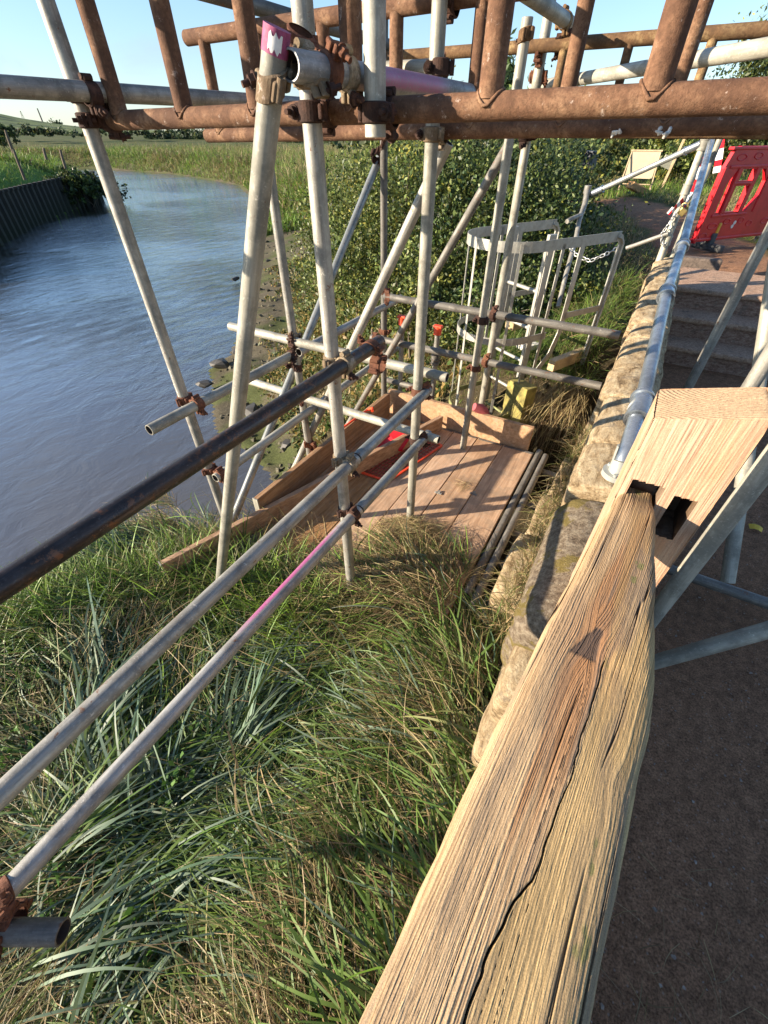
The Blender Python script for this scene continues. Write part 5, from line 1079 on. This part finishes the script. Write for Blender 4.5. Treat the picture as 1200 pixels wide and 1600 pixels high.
# low mat of plants on the slope between shore and bushes
def slope_mat():
    n = 140000; x = RG.uniform(-15, -1.6, n); y = RG.uniform(3.1, 16, n); z = height(x, y); k_ = (z > -4.3) & (z < -1.6) & (RG.random(n) < sstep(-4.45, -3.9, z)*(.4+sstep(.36,.55,fbm(x*2,y*2,411)))); P = np.stack([x, y, z+.02+.05*RG.random(n)], -1)[k_]
    m_ = len(P); cols = np.array([[.10,.12,.03],[.20,.17,.06],[.06,.10,.025],[.28,.19,.06]])[RG.integers(0,4,m_)]*RG.uniform(.7,1.3,(m_,1)); v, f, c = leafcloud(P, RG.uniform(.03,.085,m_), cols, 2.0, .8)
    tag(mesh_obj('ground_plants', v, f, M['leaf'], cols=c, smooth=False), kind='stuff')
slope_mat()
# nettles and broad leaves in the near grass
def weed(name, x, y, n, s, label, h=.16, pal=((.05,.12,.02),(.09,.18,.035))):
    zz = float(height(x, y)); root = empty(name, (x, y, zz), label, 'plant', 'broad leaved weeds'); m = MB(); P = []; 
    for q in range(max(4, n//8)):
        t = Vector((random.gauss(0, .06), random.gauss(0, .06), h*random.uniform(.6, 1.15))); m.path([(0,0,0), t*.5+Vector((.01,0,.01)), t], [.003,.0022,.001], 5); P += [t*random.uniform(.45, 1)+Vector((random.gauss(0,.018), random.gauss(0,.018), 0)) for _ in range(14)]
    m.build('stem', M['bark'], root); P = np.array([tuple(p) for p in P]); c = np.array(pal)[RG.integers(0, 2, len(P))]*RG.uniform(.7, 1.3, (len(P), 1))
    v, f, cc = leafcloud(P, RG.uniform(.6, 1.2, len(P))*s*.62, c, 1.7, 1.2); mesh_obj('foliage', v, f, M['leaf'], root, cols=cc, smooth=False)
for px, py, n, s, lab in ((520,1545,40,.05,'crinkled pale green leaves beside the lower edge of the oak rail'),(265,1230,50,.04,'dark nettle clump under the middle guard rail'),(60,1040,60,.035,'leafy weed at the left picture edge above the middle rail'),(130,1590,46,.04,'bright leaves at the bottom left corner'),(70,1390,80,.028,'fine leaved weed beside the lowest rail at the left edge'),(30,1180,60,.03,'leafy weed low at the left edge between two rails'),(75,965,40,.04,'tall leaning weed at the river edge of the grass'),(330,1150,60,.03,'small leaved weed in the middle of the near grass'),(200,1500,50,.035,'small weed in the grass by the short tube end'),(850,965,30,.03,'tuft of leaves at the foot of the wall end stone')):
    p = hit(px, py, Z=-1.86); weed('nettle', p.x, p.y, n, s, lab)
# tall thin grass shoot above the river edge
c = hit(235,905,Z=-1.95); m = MB(); root = empty('grass_shoot', c, 'tall thin grass shoot with spread blades standing above the river edge', 'plant'); t = hit(240,862,d=c.length*1.0)-c
m.path([(0,0,-.05), t*.6, t], [.004,.003,.002], 6); m.build('stem', M['bearer'], root)
bl_ = []
for px, py in ((222,838),(246,842),(258,845),(213,850)): q = hit(px, py, d=c.length)-c; bl_.append(q-t)
m = MB()
for q in bl_: m.ribbon([t*.95, t+q*.5, t+q], (1,.3,0), .007, .0008)
m.build('blade', N('shoot_green', .5).m, root); bpy.data.materials['shoot_green'].node_tree.nodes['Principled BSDF'].inputs['Base Color'].default_value = (.2,.26,.06,1)
# ------------------------------------------------------------------ shore stones
def rock(name, c, s, label, group, kind=None, mat='rock'):
    bm = bmesh.new(); [bm.verts.new(Vector((random.gauss(0,1), random.gauss(0,1), random.gauss(0,1))).normalized()*random.uniform(.75,1.1)) for _ in range(26)]; bmesh.ops.convex_hull(bm, input=bm.verts[:])
    for v in bm.verts: v.co = Vector((v.co.x*s*1.3, v.co.y*s*.9, v.co.z*s*.5))
    bm.verts.index_update(); o = mesh_obj(name, [v.co[:] for v in bm.verts], [[v.index for v in f.verts] for f in bm.faces], M[mat], loc=c, smooth=False); bm.free(); o.rotation_euler = (0,0,random.random()*6); return tag(o, label, 'rock', group, kind)
M['rock'] = solid('wet_dark_rock', (.045,.04,.032), .6, .5, 6, 0, .8); M['mudrock'] = solid('muddy_stone', (.09,.08,.05), .9, .5, 8, 0, .8)
for px, py, s, lab in ((368,436,.16,'small dark rock breaking the water near the shore'),(320,600,.16,'pointed dark stone sticking out of the river by the open tube end'),(345,568,.26,'largest wet rock on the shore below the free cross tube end'),(372,548,.2,'wet rock beside the largest shore rock'),(395,640,.2,'mossy rock on the mud under the side rail'),(440,650,.2,'mossy rock on the mud near the foot of the slanting brace'),(415,600,.22,'dark driftwood like rock under the lower cross tube'),(455,690,.22,'mossy stone just outside the long left toe board')):
    p = hit(px, py, Z=-4.35); rock('shore_rock', p, s, lab, 'rocks on the shore')
m = MB()
for k_ in range(300):
    a = random.random(); px = random.choice((random.uniform(330,470), random.uniform(380,440))); py = random.uniform(300, 740) if px > 385 else random.uniform(520, 720); p = hit(px, py, Z=-4.3)
    s_, l_ = river(np.array([p.x]), np.array([p.y]))
    if s_[0] < -.3 or s_[0] > 5: continue
    z = float(height(p.x, p.y)); s = random.uniform(.02, .08)*max(1, p.length/12)
    q = [Vector((random.uniform(-1,1), random.uniform(-1,1), random.uniform(-.5,.6))).normalized()*s*random.uniform(.6,1.2) for _ in range(9)]
    bm = bmesh.new(); [bm.verts.new(v) for v in q]; bmesh.ops.convex_hull(bm, input=bm.verts[:]); bm.verts.index_update(); m.add([Vector((p.x, p.y, z))+v.co for v in bm.verts], [[v.index for v in f.verts] for f in bm.faces]); bm.free()
tag(m.build('shore_stones', M['mudrock']), kind='stuff')
# ------------------------------------------------------------------ sheet piling on the left bank
pp = [Vector((*w2(*q), 0)) for q in ((131,321),(100,332),(60,349),(0,382),(-120,440))]; pp = [pp[0]+Vector((-2.2,3.0,0)), pp[0]+Vector((-.5,1.6,0))]+pp
L_ = [0]
for a, b in zip(pp[:-1], pp[1:]): L_.append(L_[-1]+(b-a).length)
def at(s):
    for i in range(len(pp)-1):
        if s <= L_[i+1]: t = (s-L_[i])/(L_[i+1]-L_[i]); return pp[i].lerp(pp[i+1], t), (pp[i+1]-pp[i]).normalized()
    return pp[-1], (pp[-1]-pp[-2]).normalized()
vs = []; s = 0; per_ = .84; line_ = []
while s < L_[-1]:
    for ds, off in ((0,0),(.12,.24),(.42,.24),(.54,0)):
        p, d = at(min(s+ds, L_[-1])); nrm = Vector((-d.y, d.x, 0)); nrm = nrm if nrm.dot(-p) > 0 else -nrm; line_.append(p+nrm*off)
    s += per_
def topz(p): return -2.32-.25*float(sstep(24, 46, p.length))
for p in line_: vs += [(p.x, p.y, -5.4), (p.x, p.y, topz(p))]
root = empty('sheet_piling', (pp[3].x, pp[3].y, -5.4), 'dark rusty corrugated sheet piling holding the left river bank', 'retaining wall'); o1 = np.array(root.location)
k = N('dark_piling', .75, .1); v_ = k.co(scale=(1,1,.3)); a = k.noise(v_, 3, 6, .7); sp = k.n('ShaderNodeSeparateXYZ'); k.l(k.n('ShaderNodeTexCoord').outputs['Object'], sp.inputs[0])
wet = k.n('ShaderNodeMapRange', i={0: sp.outputs[2], 1: 1.0, 2: 2.2, 3: 0.0, 4: 1.0}).outputs[0]
c = k.mix(wet, (.016,.022,.010), k.ramp(a, [(.35,(.010,.010,.008)),(.6,(.028,.026,.018))])); k.base(c); k.bump(a, .4, .05)
mesh_obj('sheet', np.array(vs)-o1, [(2*i, 2*i+2, 2*i+3, 2*i+1) for i in range(len(line_)-1)], k.m, root, smooth=False)
m = MB()
for i in range(len(line_)-1):
    a, b = line_[i], line_[i+1]; d = (b-a).normalized(); n_v = Vector((-d.y, d.x, 0))*.05; za, zb = topz(a)+.03, topz(b)+.03
    m.add([Vector((a.x,a.y,za))-n_v-Vector(o1), Vector((b.x,b.y,zb))-n_v-Vector(o1), Vector((b.x,b.y,zb))+n_v-Vector(o1), Vector((a.x,a.y,za))+n_v-Vector(o1)]+[Vector((a.x,a.y,za-.12))-n_v-Vector(o1), Vector((b.x,b.y,zb-.12))-n_v-Vector(o1), Vector((b.x,b.y,zb-.12))+n_v-Vector(o1), Vector((a.x,a.y,za-.12))+n_v-Vector(o1)], [(0,1,2,3),(7,6,5,4),(0,4,5,1),(2,6,7,3),(1,5,6,2),(3,7,4,0)])
m.build('capping', k.m, root)
c1 = hit(137,292,d=33); c2 = hit(112,284,d=32)
bush('bank_scrub', 'dark overhanging scrub at the tip of the left bank beyond the sheet piling', 'bush', [(c1.x,c1.y,-3.7,1.6,2.4,.9),(c2.x,c2.y,-3.1,1.6,2.0,.8)], 6000, .16, 'ivy')
c1 = hit(8,215,d=34); bush('dark_bush', 'dark rounded bush on the left bank at the picture edge', 'bush', [(c1.x,c1.y,c1.z-.2,.8,.8,.9),(c1.x-1.0,c1.y-.6,c1.z-.1,.9,.9,1.0)], 3500, .12, 'ivy')
for (xa, ya, xb, yb, s) in ((24,233,35,272,'nearest the sheet piling'),(90,233,99,254,'at the tip of the left bank'),(64,231,69,240,'small one behind the grassy mound'),(5,203,17,230,'leaning beside the dark rounded bush')):
    b = hit(xb, yb, d=27); t = hit(xa, ya, d=27); t.x, t.y = b.x+.05, b.y+.1; m = MB(); m.path([b-b-Vector((0,0,.3)), (t-b)*.5, t-b], [.09,.08,.07], 8); tag(m.build('fence_stake', M['bark'], loc=b), 'old wooden stake on the left bank, '+s, 'stake', 'stakes on the left bank')
# ------------------------------------------------------------------ distance
hx_ = np.linspace(-700, 60, 60); hy = np.linspace(0, 1, 14)
def cam2(xc, yc): return np.array([xc*cH-yc*sH, xc*sH+yc*cH])
P = []; az = np.linspace(-62, -18, 70)
prof_ = np.interp(az, [-62,-45,-38,-34.5,-32.5,-30,-27.5,-24,-18], [34,26,21,18,13,9,6,3.5,1.5])
for j, t in enumerate(np.linspace(0, 1, 14)):
    D = 420+330*t
    for a_, h_ in zip(az, prof_):
        q = cam2(D*math.sin(math.radians(a_)), D*math.cos(math.radians(a_))); P.append((q[0], q[1], -3+h_*math.sin(t*PI/2)+1.6*float(fbm(q[0]*.02, q[1]*.02, 601)-.5)*t*2))
idx = np.arange(14*70).reshape(14, 70); Fh = np.stack([idx[:-1,:-1], idx[:-1,1:], idx[1:,1:], idx[1:,:-1]], -1).reshape(-1, 4)
k = N('hill_fields', .95, 0, .1); a = k.noise(k.co(), .02, 5, .65); k.base(k.ramp(a, [(.42,(.05,.075,.04)),(.47,(.17,.20,.08)),(.6,(.13,.17,.06)),(.64,(.05,.07,.04))], 'LINEAR'))
tag(mesh_obj('hills', P, Fh, k.m), kind='structure')
def far_tree(px, py, D, w, h, label, group='distant trees'):
    c = hit(px, py, d=D); root = empty('tree', (c.x, c.y, c.z-h), label, 'tree', group); m = MB(); m.path([(0,0,-1),(0,0,h*.5),(0.1,0,h)], [h*.05,h*.035,h*.01], 6); m.build('trunk', M['bark'], root)
    n = 900; cc = RG.normal(0, 1, (26, 3)); cc /= np.linalg.norm(cc, axis=1)[:, None]; cc = cc*np.array([w/2, w/2, h*.45])*RG.uniform(.4, 1, (26, 1))+np.array([0,0,h*.62])
    i = RG.integers(0, 26, n); p = cc[i]+RG.normal(0, w*.09, (n, 3)); col = np.array(LC['far'])[RG.integers(0,3,n)]*RG.uniform(.7,1.3,(n,1)); v, f, c_ = leafcloud(p, RG.uniform(.6,1.3,n)*w*.09, col); mesh_obj('crown', v, f, M['leaf'], root, cols=c_, smooth=False)
ft = [(232,204,150,5,5,'leftmost of the far dark trees right of the leftmost upright'),(250,204,150,6,5.5,'second far dark tree seen through the rusty rungs'),(268,204,152,6,6,'third far dark tree, seen above the river bend'),(287,204,150,6,6,'fourth far dark tree above the river bend'),(306,204,150,7,6,'fifth far dark tree above the river bend'),(326,204,150,6,6,'far dark tree touching the end of the middle rusty beam'),(345,204,155,7,6,'far dark tree right under the middle rusty beam end'),
      (78,203,230,9,7,'round far tree left of the leftmost upright'),(97,205,220,8,6,'far tree halfway along the flats at the foot of the hill'),(112,206,210,9,7,'far tree nearest the leftmost upright on its left'),(62,208,240,8,4,'low far tree in front of the grey sheds'),(40,197,330,12,7,'small far tree above the grey sheds'),(368,206,140,7,5,'far tree seen between the beam end and the raking tube'),(455,206,120,6,4.5,'far tree between the raking tube and thick upright'),(20,189,520,22,10,'dark far tree on the hillside'),(85,193,500,20,9,'far tree at the lower end of the hill')]
for q in ft: far_tree(*q)
c = hit(66,189,d=760); m = MB(); m.cyl((0,0,-16),(0,0,16.5),1.5,1.0,16); tag(m.build('chimney', solid('chimney_brick', (.16,.13,.12), .9, .2), loc=c), 'thin tall distant chimney standing on the hill', 'chimney')
c = hit(36,184,d=760); m = MB()
for sx, sy in ((-1,-1),(1,-1),(1,1),(-1,1)): m.path([(sx*1.8,sy*1.8,-4),(sx*.3,sy*.3,9)], .18, 4)
for z, w in ((3,3.2),(5.5,2.6),(8,1.8)): m.path([(-w,0,z),(w,0,z)], .2, 4)
for z in (-2,0,2,4,6): t = 1.8-1.5*(z+4)/13; m.path([(-t,-t,z),(t,t,z+1)], .12, 4); m.path([(t,-t,z),(-t,t,z+1)], .12, 4)
tag(m.build('pylon', M['galv_dull'], loc=c), 'small distant lattice pylon left of the chimney', 'pylon')
for (px, py, D, w, d_, h, lab, c_) in ((22,209,300,13,8,3.2,'larger grey roofed distant shed at the left edge',(.25,.25,.27)),(46,208,310,10,7,2.6,'smaller pale distant shed beside the larger grey one',(.38,.36,.34)),(212,216,240,17,5,1.6,'long low pale distant building glimpsed above the reeds',(.45,.43,.4))):
    c = hit(px, py, d=D); root = empty('shed', c-Vector((0,0,h)), lab, 'building', 'distant buildings'); m = MB(); m.box((0,0,h*.5), (w, d_, h), Matrix.Rotation(.5, 3, 'Z')); m.build('wall', solid('shed_wall', c_, .9, .1, 2), root)
    m = MB(); R = Matrix.Rotation(.5, 3, 'Z'); pts = [(-w/2-.3,-d_/2-.3,h),(w/2+.3,-d_/2-.3,h),(w/2+.3,0,h*1.6),(-w/2-.3,0,h*1.6),(-w/2-.3,d_/2+.3,h),(w/2+.3,d_/2+.3,h)]; m.add([R @ Vector(p) for p in pts], [(0,1,2,3),(3,2,5,4),(0,3,4),(1,5,2)]); m.build('roof', solid('shed_roof', tuple(q*.7 for q in c_), .7, .1, 2), root)
# ------------------------------------------------------------------ sign board, bin, finger sign by the path
c = hit(1005,300,Z=-1.15); D = c.length/ray(1005,300).length; e = lambda px, py: hit(px, py, d=D)
root = empty('sign_board', c, 'blank beige board on trestle legs beside the path bend', 'sign'); o1 = c
v4 = [e(984,242), e(1024,241), e(1022,275), e(983,274)]; n = ray(1003,258).normalized(); fr = Vector((0,0,1)).cross(n).normalized()
ctr = sum(v4, Vector())/4; w_ = (v4[1]-v4[0]).length; h_ = (v4[0]-v4[3]).length*1.02; R = Matrix((fr*-1, Vector((n.x,n.y,0)).normalized(), Vector((0,0,1)))).transposed()
m = MB(); m.box(ctr-o1, (w_, .02, h_), R); m.build('panel', M['screen'], root)
m = MB()
for s in (-1, 1):
    a = ctr-o1+fr*s*w_*.5; zb = c.z-o1.z
    for b_ in (-.25, .28): m.path([a+Vector((0,0,h_*.5)), Vector((a.x, a.y, zb))+Vector((n.x,n.y,0))*b_+fr*s*.05], .016, 6)
m.path([ctr-o1-fr*w_*.55+Vector((0,0,h_*.52)), ctr-o1+fr*w_*.55+Vector((0,0,h_*.52))], .022, 6)
m.path([Vector((ctr.x, ctr.y, c.z+.12))-o1-fr*w_*.5, Vector((ctr.x, ctr.y, c.z+.12))-o1+fr*w_*.5], .014, 6); m.build('leg', M['bearer'], root)
p = e(992,300); m = MB(); m.box((0,0,.08), (.42,.3,.14), Matrix.Rotation(.6, 3, 'Z') @ Matrix.Rotation(.35, 3, 'Y'), .01); tag(m.build('sandbag', solid('orange_sack', (.42,.24,.10), .9), loc=p), 'orange brown sandbag lying by the blank board legs', 'sandbag')
c = hit(925,288,d=8.4); c.z = -1.5; t = hit(921,252,d=8.2); root = empty('litter_bin', (t.x, t.y, -1.6), 'small dark box on a post standing in the hedge left of the board', 'bin'); m = MB(); m.cyl((0,0,0), (0,0,t.z+1.6), .03); m.build('post', M['bark'], root); m = MB(); m.box((0,0,t.z+1.6), (.22,.18,.26), Matrix.Rotation(-.4, 3, 'Z'), .015); m.box((0,0,t.z+1.74), (.27,.22,.03), Matrix.Rotation(-.4, 3, 'Z'), .005); m.build('box', M['darkmetal'], root)
t = hit(1052,254,d=11); root = empty('marker_post', (t.x, t.y, -1.3), 'leaning pale timber marker post with a small yellowish plate right of the board', 'sign'); m = MB(); m.box((0,0,.65), (.06,.06,1.5), Matrix.Rotation(.12, 3, 'Y'), .006); m.build('post', M['bearer'], root); m = MB(); m.box((-.12,-.06,t.z+1.3), (.34,.02,.24), Matrix.Rotation(.5, 3, 'Z') @ Matrix.Rotation(.3, 3, 'Y'), .004); m.build('plate', solid('cream_plate', (.52,.48,.33), .7), root)
# ------------------------------------------------------------------ sky, sun, camera
EL = math.radians(18); SD = Vector((-.77*math.cos(EL), -.64*math.cos(EL), math.sin(EL))).normalized()
w = bpy.data.worlds.new('World'); SC.world = w; w.use_nodes = True; t = w.node_tree; bg = t.nodes['Background']
sk = t.nodes.new('ShaderNodeTexSky'); sk.sky_type = 'NISHITA'; sk.sun_disc = False; sk.sun_elevation = EL; sk.sun_rotation = math.radians(230.3); sk.air_density = 1.0; sk.dust_density = .15; sk.ozone_density = 2.0
tc = t.nodes.new('ShaderNodeTexCoord'); mp = t.nodes.new('ShaderNodeMapping'); t.links.new(tc.outputs['Generated'], mp.inputs[0]); mp.inputs['Scale'].default_value = (1.2,2.2,4.5); mp.inputs['Rotation'].default_value = (0,.1,.5); mp.inputs['Location'].default_value = (.35,.1,.2)
nz = t.nodes.new('ShaderNodeTexNoise'); nz.inputs['Scale'].default_value = 1.9; nz.inputs['Detail'].default_value = 7; nz.inputs['Roughness'].default_value = .55; nz.inputs['Distortion'].default_value = .5; t.links.new(mp.outputs[0], nz.inputs['Vector'])
rp = t.nodes.new('ShaderNodeValToRGB'); rp.color_ramp.elements[0].position = .52; rp.color_ramp.elements[0].color = (0,0,0,1); rp.color_ramp.elements[1].position = .74; rp.color_ramp.elements[1].color = (.75,.75,.75,1); t.links.new(nz.outputs['Fac'], rp.inputs[0])
mx = t.nodes.new('ShaderNodeMix'); mx.data_type = 'RGBA'; t.links.new(rp.outputs[0], mx.inputs[0]); t.links.new(sk.outputs[0], mx.inputs[6]); mx.inputs[7].default_value = (3.4,3.6,3.9,1); 
sx = t.nodes.new('ShaderNodeSeparateXYZ'); t.links.new(tc.outputs['Generated'], sx.inputs[0]); mr = t.nodes.new('ShaderNodeMapRange'); mr.interpolation_type = 'SMOOTHSTEP'; t.links.new(sx.outputs[2], mr.inputs[0])
for i_, v_ in ((1,-.02),(2,.30),(3,.35),(4,0.0)): mr.inputs[i_].default_value = v_
m2 = t.nodes.new('ShaderNodeMix'); m2.data_type = 'RGBA'; t.links.new(mr.outputs[0], m2.inputs[0]); m3 = t.nodes.new('ShaderNodeMix'); m3.data_type = 'RGBA'; m3.blend_type = 'MULTIPLY'; m3.inputs[0].default_value = 1; m3.inputs[7].default_value = (.84,.94,1.06,1); t.links.new(mx.outputs[2], m3.inputs[6]); t.links.new(m3.outputs[2], m2.inputs[6]); m2.inputs[7].default_value = (1.9,2.5,3.5,1); t.links.new(m2.outputs[2], bg.inputs[0]); bg.inputs[1].default_value = .085
sun = bpy.data.lights.new('sun', 'SUN'); sun.energy = 5.0; sun.angle = math.radians(.5); sun.color = (1.0,.86,.68); so = bpy.data.objects.new('sun', sun); COL.objects.link(so); so.rotation_mode = 'QUATERNION'; so.rotation_quaternion = (-SD).to_track_quat('-Z', 'Y')
cam = bpy.data.cameras.new('camera'); cam.sensor_fit = 'VERTICAL'; cam.sensor_height = 36; cam.lens = FPX/1600*36; cam.clip_start = .02; cam.clip_end = 6000
co_ = bpy.data.objects.new('camera', cam); COL.objects.link(co_); co_.rotation_euler = (math.radians(90)-TILT, 0, TURN); SC.camera = co_
SC.view_settings.view_transform = 'Standard'; SC.view_settings.look = 'None'; SC.view_settings.gamma = 1; SC.view_settings.exposure = 1.5
SC.cycles.max_bounces = 6; SC.cycles.use_denoising = True
